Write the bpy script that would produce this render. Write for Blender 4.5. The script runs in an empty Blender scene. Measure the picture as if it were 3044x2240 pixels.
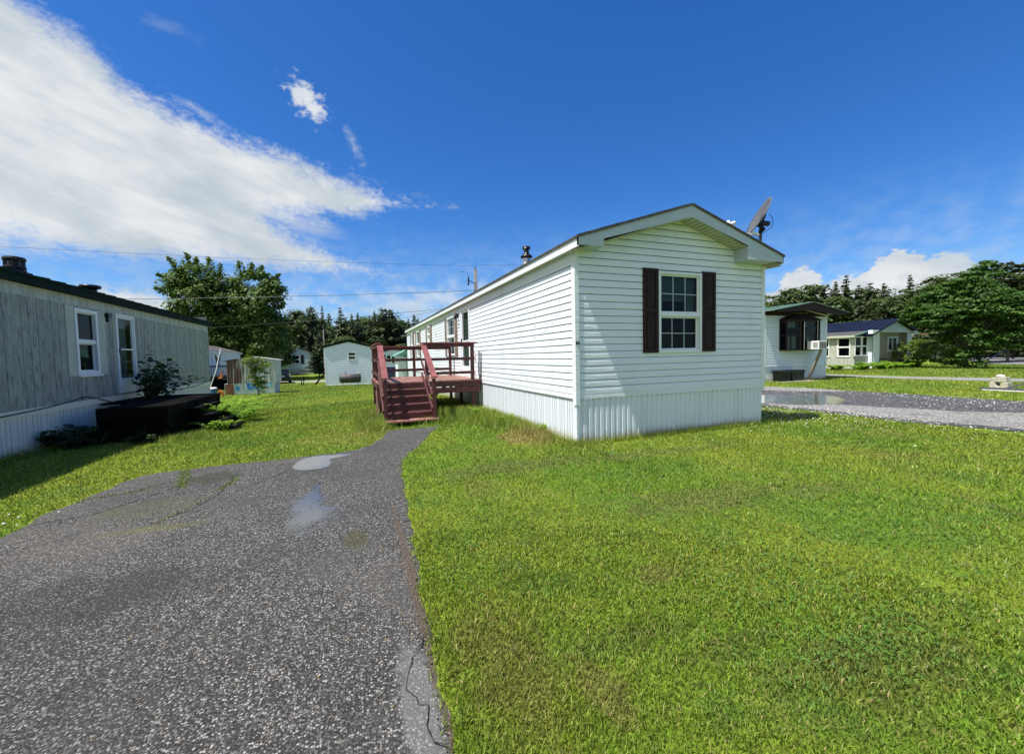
import bpy, math, random
import numpy as np
from mathutils import Vector, Matrix
R_ = math.radians
scene = bpy.context.scene
COL = scene.collection
rnd = random.Random(7)

# ------------------------------------------------------------------ objects
def tag(o, label=None, cat=None, group=None, kind=None):
    if label: o['label'] = label
    if cat: o['category'] = cat
    if group: o['group'] = group
    if kind: o['kind'] = kind
    return o

def empty(name, loc=(0, 0, 0), label=None, cat=None, group=None, rz=0):
    o = bpy.data.objects.new(name, None)
    o.empty_display_size = .2
    COL.objects.link(o)
    o.location = loc
    o.rotation_euler = (0, 0, rz)
    return tag(o, label, cat, group)

def link(o, parent=None):
    COL.objects.link(o)
    if parent is not None:
        o.parent = parent
        # meshes are written in world coordinates: cancel the chain of parents
        off = Vector((0, 0, 0))
        p = parent
        while p is not None:
            off += Vector(p.location)
            p = p.parent
        o.location = -off
    return o

class MB:
    """collects shapes, then links them as one mesh object"""
    def __init__(s):
        s.v = []; s.f = []; s.m = []; s.cm = 0
    def add(s, vs, fs):
        b = len(s.v)
        s.v += [tuple(p) for p in vs]
        s.f += [tuple(b + i for i in f) for f in fs]
        s.m += [s.cm] * len(fs)
    def box(s, x0, x1, y0, y1, z0, z1):
        vs = [(x, y, z) for z in (z0, z1) for y in (y0, y1) for x in (x0, x1)]
        s.add(vs, [(0, 2, 3, 1), (4, 5, 7, 6), (0, 1, 5, 4), (2, 6, 7, 3), (0, 4, 6, 2), (1, 3, 7, 5)])
    def beam(s, p, q, w, h, up=(0, 0, 1)):
        p = Vector(p); q = Vector(q); d = (q - p).normalized()
        side = d.cross(Vector(up))
        if side.length < 1e-4: side = d.cross(Vector((1, 0, 0)))
        side.normalize(); u = side.cross(d).normalized()
        vs = []
        for c in (p, q):
            for a, b in ((-1, -1), (1, -1), (1, 1), (-1, 1)):
                vs.append(c + side * a * w / 2 + u * b * h / 2)
        s.add(vs, [(0, 1, 2, 3), (7, 6, 5, 4), (0, 4, 5, 1), (1, 5, 6, 2), (2, 6, 7, 3), (3, 7, 4, 0)])
    def quad(s, a, b, c, d):
        s.add([a, b, c, d], [(0, 1, 2, 3)])
    def poly(s, pts):
        s.add(pts, [tuple(range(len(pts)))])
    def prism(s, pts, off):
        """closed polygon pts extruded by the vector off"""
        n = len(pts); off = Vector(off)
        vs = [Vector(p) for p in pts] + [Vector(p) + off for p in pts]
        fs = [tuple(range(n)), tuple(range(2 * n - 1, n - 1, -1))]
        fs += [(i, i + n, (i + 1) % n + n, (i + 1) % n) for i in range(n)]
        s.add(vs, fs)
    def tube(s, pts, r, n=8, cap=True):
        pts = [Vector(p) for p in pts]
        rs = r if isinstance(r, (list, tuple)) else [r] * len(pts)
        vs = []
        ref = None
        for i, p in enumerate(pts):
            d = (pts[min(i + 1, len(pts) - 1)] - pts[max(i - 1, 0)]).normalized()
            if ref is None:
                ref = Vector((0, 0, 1)) if abs(d.z) < .9 else Vector((1, 0, 0))
            a = d.cross(ref)
            if a.length < 1e-4: a = d.cross(Vector((0, 1, 0)))
            a.normalize(); b = a.cross(d); ref = b
            for k in range(n):
                t = 2 * math.pi * k / n
                vs.append(p + (a * math.cos(t) + b * math.sin(t)) * rs[i])
        fs = []
        for i in range(len(pts) - 1):
            for k in range(n):
                fs.append((i * n + k, i * n + (k + 1) % n, (i + 1) * n + (k + 1) % n, (i + 1) * n + k))
        if cap:
            fs.append(tuple(range(n))); fs.append(tuple(range((len(pts) - 1) * n, len(pts) * n)))
        s.add(vs, fs)
    def lathe(s, prof, c, n=20, axis='z'):
        vs = []
        for r, z in prof:
            for k in range(n):
                t = 2 * math.pi * k / n
                a, b = r * math.cos(t), r * math.sin(t)
                p = {'z': (a, b, z), 'x': (z, a, b), 'y': (a, z, b)}[axis]
                vs.append((c[0] + p[0], c[1] + p[1], c[2] + p[2]))
        fs = []
        for i in range(len(prof) - 1):
            for k in range(n):
                fs.append((i * n + k, i * n + (k + 1) % n, (i + 1) * n + (k + 1) % n, (i + 1) * n + k))
        fs.append(tuple(range(n))); fs.append(tuple(range((len(prof) - 1) * n, len(prof) * n)))
        s.add(vs, fs)
    def build(s, name, mat, parent=None, smooth=False, bevel=0, world=True):
        me = bpy.data.meshes.new(name)
        me.from_pydata(s.v, [], s.f)
        mats = mat if isinstance(mat, (list, tuple)) else [mat]
        for m in mats: me.materials.append(m)
        if len(mats) > 1: me.polygons.foreach_set('material_index', s.m)
        if smooth: me.polygons.foreach_set('use_smooth', [True] * len(me.polygons))
        me.update()
        o = bpy.data.objects.new(name, me)
        if world: link(o, parent)
        else:
            COL.objects.link(o); o.parent = parent
        if bevel:
            b = o.modifiers.new('bevel', 'BEVEL'); b.width = bevel; b.segments = 2; b.limit_method = 'ANGLE'
        return o

def np_mesh(name, V, F, mat, parent=None, attrs=None, smooth=False):
    """V (n,3), F (m,k) numpy arrays; attrs: name -> per vertex float array"""
    me = bpy.data.meshes.new(name)
    n, m, k = len(V), len(F), F.shape[1]
    me.vertices.add(n); me.vertices.foreach_set('co', np.ascontiguousarray(V, dtype=np.float32).ravel())
    me.loops.add(m * k); me.loops.foreach_set('vertex_index', np.ascontiguousarray(F, dtype=np.int32).ravel())
    me.polygons.add(m)
    me.polygons.foreach_set('loop_start', np.arange(0, m * k, k, dtype=np.int32))
    me.polygons.foreach_set('loop_total', np.full(m, k, dtype=np.int32))
    if smooth: me.polygons.foreach_set('use_smooth', np.ones(m, dtype=bool))
    for a, vals in (attrs or {}).items():
        at = me.attributes.new(a, 'FLOAT', 'POINT')
        at.data.foreach_set('value', np.ascontiguousarray(vals, dtype=np.float32))
    me.update(calc_edges=True)
    me.materials.append(mat)
    o = bpy.data.objects.new(name, me)
    link(o, parent)
    return o

# ------------------------------------------------------------------ materials
class NT:
    def __init__(s, nt): s.nt = nt
    def n(s, t, **kw):
        nd = s.nt.nodes.new(t)
        for k, v in kw.items(): setattr(nd, k, v)
        return nd
    def put(s, sock, v):
        if isinstance(v, bpy.types.NodeSocket): s.nt.links.new(v, sock)
        elif isinstance(v, (tuple, list)) and len(v) == 3 and sock.type == 'RGBA': sock.default_value = (*v, 1)
        else: sock.default_value = v
    def m(s, op, a, b=None, c=None, clamp=False):
        nd = s.n('ShaderNodeMath', operation=op, use_clamp=clamp)
        for i, v in enumerate((a, b, c)):
            if v is not None: s.put(nd.inputs[i], v)
        return nd.outputs[0]
    def mix(s, f, a, b, blend='MIX'):
        nd = s.n('ShaderNodeMix', data_type='RGBA', blend_type=blend)
        s.put(nd.inputs[0], f); s.put(nd.inputs[6], a); s.put(nd.inputs[7], b)
        return nd.outputs[2]
    def noise(s, vec, scale, detail=3, rough=.55, dist=0, out=0):
        nd = s.n('ShaderNodeTexNoise')
        if vec is not None: s.put(nd.inputs['Vector'], vec)
        nd.inputs['Scale'].default_value = scale; nd.inputs['Detail'].default_value = detail
        nd.inputs['Roughness'].default_value = rough; nd.inputs['Distortion'].default_value = dist
        return nd.outputs[out]
    def ramp(s, f, stops, interp='LINEAR'):
        nd = s.n('ShaderNodeValToRGB')
        cr = nd.color_ramp; cr.interpolation = interp
        while len(cr.elements) < len(stops): cr.elements.new(.5)
        for e, (p, c) in zip(cr.elements, stops):
            e.position = p
            e.color = (c, c, c, 1) if isinstance(c, (int, float)) else (*c, 1)
        s.put(nd.inputs[0], f)
        return nd.outputs[0]
    def smooth(s, x, a, b):
        nd = s.n('ShaderNodeMapRange', interpolation_type='SMOOTHSTEP')
        s.put(nd.inputs[0], x); nd.inputs[1].default_value = a; nd.inputs[2].default_value = b
        return nd.outputs[0]
    def scale(s, vec, sc):
        nd = s.n('ShaderNodeMapping'); s.put(nd.inputs[0], vec)
        nd.inputs['Scale'].default_value = sc
        return nd.outputs[0]

def new_mat(name):
    m = bpy.data.materials.new(name); m.use_nodes = True
    nt = m.node_tree; nt.nodes.clear()
    t = NT(nt)
    out = t.n('ShaderNodeOutputMaterial')
    bs = t.n('ShaderNodeBsdfPrincipled')
    nt.links.new(bs.outputs[0], out.inputs[0])
    tc = t.n('ShaderNodeTexCoord')
    return m, t, bs, tc.outputs['Object'], out

def bumpn(t, bs, h, strength, dist=.01):
    b = t.n('ShaderNodeBump'); b.inputs['Strength'].default_value = strength; b.inputs['Distance'].default_value = dist
    t.put(b.inputs['Height'], h); t.nt.links.new(b.outputs[0], bs.inputs['Normal'])

def M(name, col, rough=.6, col2=None, vs=3, st=(1, 1, 1), bump=0, bs_=60, metal=0, lo=.35, hi=.65, spec=.5, detail=4):
    m, t, bs, oc, out = new_mat(name)
    if col2:
        v = t.scale(oc, st)
        f = t.smooth(t.noise(v, vs, detail), lo, hi)
        t.put(bs.inputs['Base Color'], t.mix(f, col, col2))
    else: t.put(bs.inputs['Base Color'], col)
    bs.inputs['Roughness'].default_value = rough
    bs.inputs['Metallic'].default_value = metal
    bs.inputs['Specular IOR Level'].default_value = spec
    if bump: bumpn(t, bs, t.noise(t.scale(oc, st), bs_, 3), bump)
    return m

def vinyl(name, col, dirt=(.45, .5, .42), amt=.35):
    m, t, bs, oc, out = new_mat(name)
    n1 = t.noise(t.scale(oc, (1, 1, .25)), 1.6, 5)
    n2 = t.noise(t.scale(oc, (.5, .5, 6)), 3.0, 3)
    f = t.m('MULTIPLY', t.smooth(n1, .48, .8), amt)
    c = t.mix(f, col, dirt)
    f2 = t.m('MULTIPLY', t.smooth(n2, .4, .7), .07)
    c = t.mix(f2, c, (.4, .45, .47))
    t.put(bs.inputs['Base Color'], c)
    bs.inputs['Roughness'].default_value = .45
    bs.inputs['Specular IOR Level'].default_value = .35
    bumpn(t, bs, t.noise(t.scale(oc, (1.5, 1.5, 6)), 2.2, 3), .25, .02)
    return m

MAT = {}
MAT['vinyl'] = vinyl('white_vinyl', (.76, .82, .90), amt=.22)
MAT['vinyl_far'] = vinyl('white_vinyl_weathered', (.70, .765, .87), amt=.2)
MAT['vinyl_blue'] = vinyl('bluish_vinyl', (.66, .73, .80), amt=.2)
MAT['trim'] = vinyl('white_trim', (.77, .82, .87), (.35, .37, .38), .2)
MAT['fascia'] = vinyl('shaded_fascia_wrap', (.44, .51, .57), (.3, .33, .35), .28)  # greyer copy of the white trim: shading of the rake boards put into the colour
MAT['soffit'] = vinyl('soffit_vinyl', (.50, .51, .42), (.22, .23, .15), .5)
def skirtmat(name, col, low=(.42, .40, .26)):
    m, t, bs, oc, out = new_mat(name)
    n1 = t.noise(t.scale(oc, (2.5, 2.5, .3)), 2.4, 4)
    sp = t.n('ShaderNodeSeparateXYZ'); t.put(sp.inputs[0], oc)
    h = t.m('ADD', sp.outputs[2], t.m('MULTIPLY', t.noise(t.scale(oc, (1, 1, .2)), 9, 4), -.22))
    g = t.smooth(h, .09, -.10)          # splash stain with its own ragged upper edge
    c = t.mix(t.m('MULTIPLY', t.smooth(n1, .45, .75), .3), col, (.5, .55, .55))
    c = t.mix(t.m('MULTIPLY', g, .8), c, low)
    t.put(bs.inputs['Base Color'], c); bs.inputs['Roughness'].default_value = .42
    return m
MAT['skirt'] = skirtmat('white_skirting', (.74, .80, .88))
MAT['skirt_far'] = skirtmat('weathered_skirting', (.66, .73, .82))
MAT['skirt_cream'] = skirtmat('cream_skirting', (.72, .72, .66))
MAT['shingle'] = M('shingle', (.035, .035, .038), .9, (.09, .085, .08), 18, bump=.5, bs_=90)
MAT['green_roof'] = M('green_metal_roof', (.005, .014, .010), .6, (.009, .022, .015), 2, spec=.04)
MAT['green_roof_pale'] = M('faded_green_roof', (.11, .20, .14), .5, (.16, .25, .19), 2)
MAT['blue_roof'] = M('blue_metal_roof', (.006, .009, .022), .5, (.009, .013, .030), 2, spec=.2)
MAT['brown'] = M('brown_shutter', (.022, .0095, .009), .65, (.030, .014, .012), 6, spec=.25)
MAT['brown_faded'] = M('faded_brown_shutter', (.17, .11, .09), .6, (.24, .17, .13), 9)
MAT['black'] = M('black_plastic', (.012, .012, .014), .45)
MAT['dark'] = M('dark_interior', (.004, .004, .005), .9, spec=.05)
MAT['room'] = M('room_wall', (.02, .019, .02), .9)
MAT['blind'] = M('blind', (.34, .40, .38), .6, (.28, .34, .32), 8, (1, 1, 12))
MAT['curtain'] = M('curtain', (.62, .64, .60), .9, (.45, .46, .44), 14, (3, 3, .3))
MAT['red'] = None
def redwood():
    m, t, bs, oc, out = new_mat('red_painted_wood')
    n1 = t.noise(t.scale(oc, (2, 2, 2)), 3, 5)
    n2 = t.noise(t.scale(oc, (6, 6, 30)), 5, 4)
    c = t.mix(t.smooth(n1, .35, .7), (.085, .020, .020), (.055, .014, .014))
    n4 = t.noise(t.scale(oc, (3, 3, 3)), 7, 5, .7)
    c = t.mix(t.m('MULTIPLY', t.smooth(n4, .56, .66), .4), c, (.16, .06, .055))
    c = t.mix(t.m('MULTIPLY', t.smooth(n2, .60, .72), .45), c, (.26, .16, .14))
    t.put(bs.inputs['Base Color'], c); bs.inputs['Roughness'].default_value = .62
    bumpn(t, bs, n2, .25, .004)
    return m
MAT['red'] = redwood()
MAT['red_cap'] = M('sunlit_faded_red_cap', (.22, .068, .066), .6, (.16, .045, .044), 4, bump=.1)  # lighter red for faded rail tops, their sunlight also painted into the colour
MAT['red_floor'] = M('worn_red_boards', (.19, .055, .048), .6, (.29, .17, .13), 5, (8, .6, 1), lo=.4, hi=.62, bump=.2)
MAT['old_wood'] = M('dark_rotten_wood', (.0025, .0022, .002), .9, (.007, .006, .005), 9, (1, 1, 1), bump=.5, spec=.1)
MAT['plank'] = M('weathered_plank', (.19, .14, .11), .85, (.28, .23, .19), 12, (3, 3, .5))
MAT['galv'] = M('galvanised_pipe', (.55, .58, .58), .3, (.35, .38, .38), 6, (4, 4, .4), metal=.8)
MAT['blackmetal'] = M('black_metal', (.015, .015, .017), .35, metal=.3)
MAT['greydish'] = M('grey_dish', (.10, .10, .105), .5)
MAT['white'] = M('white_plastic', (.78, .78, .78), .4)
MAT['tank'] = M('rusty_grey_tank', (.035, .04, .046), .6, (.17, .085, .05), 2.2, lo=.5, hi=.75)
MAT['concrete'] = M('concrete', (.36, .34, .28), .9, (.50, .47, .38), 9, bump=.4, bs_=40)
MAT['pole'] = M('pole_wood', (.17, .165, .155), .9, (.11, .10, .095), 8, (4, 4, .3))
MAT['wire'] = M('wire', (.02, .022, .028), .6)
MAT['bark'] = M('bark', (.06, .05, .04), .95, (.11, .095, .08), 8, (3, 3, .5), bump=.6, bs_=20)
MAT['carpaint'] = M('dark_car_paint', (.018, .020, .023), .22, metal=.4)
MAT['tyre'] = M('tyre', (.015, .015, .015), .9)
MAT['carglass'] = M('car_glass', (.012, .014, .016), .06)
MAT['rim'] = M('alloy', (.45, .45, .46), .35, metal=.8)
MAT['tail'] = M('tail_lamp', (.45, .42, .42), .2)
MAT['plate'] = M('number_plate', (.35, .33, .33), .5)
MAT['bluebin'] = M('blue_plastic', (.02, .13, .32), .4)
MAT['orange'] = M('orange_plastic', (.62, .17, .05), .5)
MAT['rust'] = M('rusty_board', (.16, .055, .03), .9, (.24, .10, .06), 6)
MAT['aqua'] = M('aqua_panel', (.16, .40, .31), .4, (.25, .5, .4), 10)
MAT['pinkwood'] = M('pinkish_wood', (.42, .26, .24), .8)
MAT['straw'] = M('straw', (.40, .27, .12), .95, (.28, .19, .09), 30, bump=.8)
MAT['tan'] = M('tan_panel', (.36, .33, .26), .7, (.29, .27, .21), 4, (3, 3, .2))

def glass_mat():
    m, t, bs, oc, out = new_mat('window_glass')
    t.nt.nodes.remove(bs)
    tr = t.n('ShaderNodeBsdfTransparent'); tr.inputs[0].default_value = (.38, .45, .43, 1)
    gl = t.n('ShaderNodeBsdfGlossy'); gl.inputs['Roughness'].default_value = .02; gl.inputs[0].default_value = (.9, .95, 1, 1)
    fr = t.n('ShaderNodeFresnel'); fr.inputs[0].default_value = 1.42
    mx = t.n('ShaderNodeMixShader'); t.put(mx.inputs[0], t.m('MULTIPLY', fr.outputs[0], .42))
    t.nt.links.new(tr.outputs[0], mx.inputs[1]); t.nt.links.new(gl.outputs[0], mx.inputs[2])
    t.nt.links.new(mx.outputs[0], out.inputs[0])
    return m
MAT['glass'] = glass_mat()

def greypanel():
    m, t, bs, oc, out = new_mat('grey_woodgrain_panel')
    sp = t.n('ShaderNodeSeparateXYZ'); t.put(sp.inputs[0], oc)
    wn = t.n('ShaderNodeTexWhiteNoise', noise_dimensions='1D')
    t.put(wn.inputs['W'], t.m('FLOOR', t.m('DIVIDE', sp.outputs[1], .2)))
    n1 = t.noise(t.scale(oc, (14, 14, .9)), 2.4, 6, .75)
    n2 = t.noise(t.scale(oc, (5, 5, 2.2)), 2.0, 5, .7)
    n3 = t.noise(t.scale(oc, (26, 26, 4)), 1.6, 4, .7)
    c = t.mix(t.smooth(n1, .30, .70), (.25, .255, .225), (.49, .49, .43))
    c = t.mix(t.m('MULTIPLY', t.m('SUBTRACT', 1.0, wn.outputs['Value']), .38), c, (.21, .215, .20))
    c = t.mix(t.m('MULTIPLY', t.smooth(n2, .54, .62), .55), c, (.115, .125, .12))
    c = t.mix(t.m('MULTIPLY', t.smooth(n3, .58, .66), .5), c, (.09, .10, .10))
    t.put(bs.inputs['Base Color'], c); bs.inputs['Roughness'].default_value = .8; bs.inputs['Specular IOR Level'].default_value = .2
    bumpn(t, bs, n1, .3, .004)
    return m
MAT['greypanel'] = greypanel()
MAT['cream'] = M('cream_panel', (.50, .52, .42), .6, (.42, .44, .36), 3, (1, 1, .3))
MAT['frieze'] = M('frieze_panel', (.48, .49, .42), .6, (.33, .34, .29), 4, (1, 2.5, .4))

def shedmetal():
    m, t, bs, oc, out = new_mat('rusty_shed_metal')
    sp = t.n('ShaderNodeSeparateXYZ'); t.put(sp.inputs[0], oc)
    n1 = t.noise(t.scale(oc, (5, 5, .45)), 2, 4)
    x = t.m('ADD', t.m('MULTIPLY', sp.outputs[0], -.26), -1.62)      # rust eats in from the left end
    f = t.smooth(t.m('ADD', n1, x), .36, .62)
    n2 = t.noise(t.scale(oc, (4, 4, 1)), 2.6, 4)
    c = t.mix(t.smooth(n2, .3, .7), (.36, .40, .42), (.50, .53, .53))
    c = t.mix(f, c, (.10, .055, .042))
    t.put(bs.inputs['Base Color'], c); bs.inputs['Roughness'].default_value = .5; bs.inputs['Metallic'].default_value = .2
    return m
MAT['shed'] = shedmetal()
MAT['mural'] = M('pale_painted_board', (.46, .56, .56), .7, (.38, .47, .47), 5)
MAT['mural_blue'] = M('mural_blue_paint', (.02, .17, .52), .6, (.04, .26, .62), 9)
MAT['mural_sky'] = M('mural_light_blue_paint', (.14, .42, .66), .6, (.3, .55, .7), 9)

def leafmat(name, c1, c2, trans=.35, rough=.55):
    m, t, bs, oc, out = new_mat(name)
    at = t.n('ShaderNodeAttribute', attribute_name='tint')
    c = t.mix(at.outputs['Fac'], c1, c2)
    t.put(bs.inputs['Base Color'], c); bs.inputs['Roughness'].default_value = rough
    bs.inputs['Specular IOR Level'].default_value = .3
    tl = t.n('ShaderNodeBsdfTranslucent')
    t.put(tl.inputs[0], t.mix(.5, c, (c2[0] * 1.6, c2[1] * 1.5, c2[2] * .5)))
    mx = t.n('ShaderNodeMixShader'); mx.inputs[0].default_value = trans
    t.nt.links.new(bs.outputs[0], mx.inputs[1]); t.nt.links.new(tl.outputs[0], mx.inputs[2])
    t.nt.links.new(mx.outputs[0], out.inputs[0])
    return m
MAT['leaf_big'] = leafmat('maple_leaf', (.058, .108, .024), (.130, .20, .042), .3)
MAT['leaf_right'] = leafmat('bright_maple_leaf', (.030, .080, .014), (.095, .185, .026), .25)
MAT['leaf_far'] = leafmat('forest_leaf', (.045, .080, .026), (.105, .150, .042), .28)
MAT['needle'] = leafmat('needles', (.032, .055, .026), (.070, .100, .042), .15)
MAT['leaf_bush'] = leafmat('bush_leaf', (.07, .13, .022), (.19, .27, .04), .35)
MAT['fern'] = leafmat('fern_leaf', (.12, .24, .035), (.32, .50, .07), .45)
MAT['sapling'] = leafmat('sapling_leaf', (.02, .045, .015), (.04, .08, .022), .25)

def grass_nodes(t, oc, tint=None):
    big = t.noise(oc, .35, 3, .55)
    mid = t.noise(oc, 1.3, 4, .6)
    sm = t.noise(oc, 6.0, 4, .6)
    c = t.mix(t.smooth(big, .38, .62), (.140, .250, .020), (.225, .290, .026))
    c = t.mix(t.m('MULTIPLY', t.smooth(mid, .50, .66), .55), c, (.085, .19, .028))
    # dry olive-brown patches
    dry = t.smooth(t.noise(t.scale(oc, (1.1, .8, 1)), .9, 4, .6, .6), .57, .68)
    c = t.mix(t.m('MULTIPLY', dry, .55), c, (.21, .20, .055))
    c = t.mix(t.m('MULTIPLY', t.smooth(sm, .56, .68), .45), c, (.30, .31, .06))
    s2 = t.noise(oc, 11.0, 3, .6)
    c = t.mix(t.m('MULTIPLY', t.smooth(s2, .58, .68), .55), c, (.060, .085, .018))
    s3 = t.noise(oc, 4.2, 4, .65, .4)
    c = t.mix(t.m('MULTIPLY', t.smooth(s3, .62, .72), .5), c, (.27, .21, .085))
    m2 = t.noise(oc, .8, 3, .5)
    c = t.mix(t.m('MULTIPLY', t.smooth(m2, .52, .64), .4), c, (.27, .34, .035))
    return c

def grass_mat(name, blades):
    m, t, bs, oc, out = new_mat(name)
    c = grass_nodes(t, oc)
    # dead thatch showing in a few places by the drive and the house
    sp = t.n('ShaderNodeSeparateXYZ'); t.put(sp.inputs[0], oc)
    def spot(x, y, rx, ry, c, col, amt, sc=3.0):
        dx = t.m('DIVIDE', t.m('SUBTRACT', sp.outputs[0], x), rx); dy = t.m('DIVIDE', t.m('SUBTRACT', sp.outputs[1], y), ry)
        d = t.m('SQRT', t.m('ADD', t.m('MULTIPLY', dx, dx), t.m('MULTIPLY', dy, dy)))
        d = t.m('ADD', d, t.m('MULTIPLY', t.m('SUBTRACT', t.noise(oc, sc, 4, .65), .5), 2.2))
        return t.mix(t.m('MULTIPLY', t.smooth(d, 1.15, .45), amt), c, col)
    c = spot(.66, 1.85, .26, .6, c, (.20, .15, .055), .5, 7)
    c = spot(1.0, 1.5, .12, .25, c, (.24, .17, .07), .5, 9)
    c = spot(1.9, 2.2, .22, .12, c, (.24, .17, .07), .5, 9)
    c = spot(1.35, 1.75, .42, .10, c, (.075, .10, .028), .42, 8)
    c = spot(1.75, 1.5, .35, .10, c, (.075, .10, .028), .42, 8)
    c = spot(2.2, 1.25, .35, .12, c, (.09, .11, .03), .4, 8)
    c = spot(2.3, 1.15, .7, .3, c, (.15, .15, .045), .5, 5)
    c = spot(3.4, 3.2, 1.3, .35, c, (.15, .14, .055), .5, 5)
    c = spot(4.6, 2.9, .8, .2, c, (.13, .13, .05), .45, 5)
    c = spot(2.0, 5.2, 1.3, .35, c, (.14, .16, .055), .6)
    c = spot(4.2, 5.0, 1.5, .25, c, (.15, .165, .055), .55)
    c = spot(2.9, 7.0, .55, .8, c, (.34, .25, .11), .75, 4)
    c = spot(-.2, 8.6, 1.0, 1.0, c, (.28, .27, .06), .5)
    if blades:
        at = t.n('ShaderNodeAttribute', attribute_name='tint')
        at3 = t.n('ShaderNodeAttribute', attribute_name='tone')
        c = t.mix(1.0, c, t.ramp(at3.outputs['Fac'], [(0, .34), (.45, .80), (1, 1.45)]), 'MULTIPLY')  # random blade tone; the dark blades imitate shadow between the blades
        c = t.mix(t.m('MULTIPLY', at.outputs['Fac'], .50), c, (.36, .44, .08))
        at2 = t.n('ShaderNodeAttribute', attribute_name='dead')
        c = t.mix(at2.outputs['Fac'], c, (.50, .38, .18))
        t.put(bs.inputs['Base Color'], c); bs.inputs['Roughness'].default_value = .5
        bs.inputs['Specular IOR Level'].default_value = .35
        tl = t.n('ShaderNodeBsdfTranslucent'); t.put(tl.inputs[0], c)
        mx = t.n('ShaderNodeMixShader'); mx.inputs[0].default_value = .35
        t.nt.links.new(bs.outputs[0], mx.inputs[1]); t.nt.links.new(tl.outputs[0], mx.inputs[2])
        t.nt.links.new(mx.outputs[0], out.inputs[0])
    else:
        f = t.noise(t.scale(oc, (1, 1, 1)), 38, 4, .7)
        c = t.mix(t.smooth(f, .42, .60), t.mix(.5, c, (.04, .05, .012)), c)
        t.put(bs.inputs['Base Color'], c); bs.inputs['Roughness'].default_value = .9
        bs.inputs['Specular IOR Level'].default_value = .1
        bumpn(t, bs, f, .9, .03)
    return m
MAT['lawn'] = grass_mat('lawn_turf', False)
MAT['blade'] = grass_mat('grass_blade', True)

def asphalt():
    m, t, bs, oc, out = new_mat('exposed_aggregate_asphalt')
    def vor(scale, rand=1.0):
        v = t.n('ShaderNodeTexVoronoi'); t.put(v.inputs['Vector'], oc); v.inputs['Scale'].default_value = scale
        v.inputs['Randomness'].default_value = rand
        return v
    v = vor(96); w = vor(190)
    s1 = t.n('ShaderNodeSeparateColor'); t.put(s1.inputs[0], v.outputs['Color'])
    s2 = t.n('ShaderNodeSeparateColor'); t.put(s2.inputs[0], w.outputs['Color'])
    stone = t.ramp(s1.outputs[0], [(0, .018), (.30, .038), (.55, .085), (.80, .155), (1, .36)])
    fine = t.ramp(s2.outputs[0], [(0, .012), (.6, .030), (.85, .065), (1, .14)])
    gap = t.smooth(v.outputs['Distance'], .42, .62)
    c = t.mix(gap, stone, fine)
    lg = t.noise(oc, .55, 5, .6)
    c = t.mix(t.m('MULTIPLY', t.smooth(lg, .50, .62), .28), c, (.135, .13, .12))
    warm = t.mix(s1.outputs[1], (.97, .96, .94), (1.06, .98, .86))
    c = t.mix(1.0, c, warm, 'MULTIPLY')
    patch = t.noise(oc, 1.1, 4, .6)
    c = t.mix(t.m('MULTIPLY', t.smooth(patch, .48, .66), .42), c, (.026, .027, .029))
    sp = t.n('ShaderNodeSeparateXYZ'); t.put(sp.inputs[0], oc)
    def spot(x, y, rx, ry, c, col, amt, sc=2.5, wob=1.4):
        dx = t.m('DIVIDE', t.m('SUBTRACT', sp.outputs[0], x), rx); dy = t.m('DIVIDE', t.m('SUBTRACT', sp.outputs[1], y), ry)
        d = t.m('SQRT', t.m('ADD', t.m('MULTIPLY', dx, dx), t.m('MULTIPLY', dy, dy)))
        d = t.m('ADD', d, t.m('MULTIPLY', t.m('SUBTRACT', t.noise(oc, sc, 4, .6), .5), wob))
        return t.mix(t.m('MULTIPLY', t.smooth(d, 1.1, .6), amt), c, col)
    c = spot(-2.0, 5.3, .42, .38, c, (.075, .075, .035), .40, 4, 2.6)
    c = spot(-1.72, 4.6, .45, .10, c, (.10, .105, .03), .45, 5, 2.6)
    c = spot(-1.75, 6.35, .38, .30, c, (.028, .032, .014), .6, 5, 2.0)
    c = spot(-.02, 3.62, .11, .22, c, (.05, .05, .016), .6, 14, 1.1)
    c = spot(.22, 1.75, .09, .5, c, (.20, .20, .195), .45, 14, 1.2)
    c = spot(.335, 2.2, .045, 2.4, c, (.085, .062, .045), .7, 9, 1.0)
    c = spot(-2.0, 3.4, 1.3, .35, c, (.022, .023, .025), .4)
    t.put(bs.inputs['Base Color'], c)
    bs.inputs['Roughness'].default_value = .8; bs.inputs['Specular IOR Level'].default_value = .25
    h = t.m('SUBTRACT', s1.outputs[0], t.m('MULTIPLY', v.outputs['Distance'], 1.0))
    bumpn(t, bs, h, .6, .008)
    return m
MAT['asphalt'] = asphalt()

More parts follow.
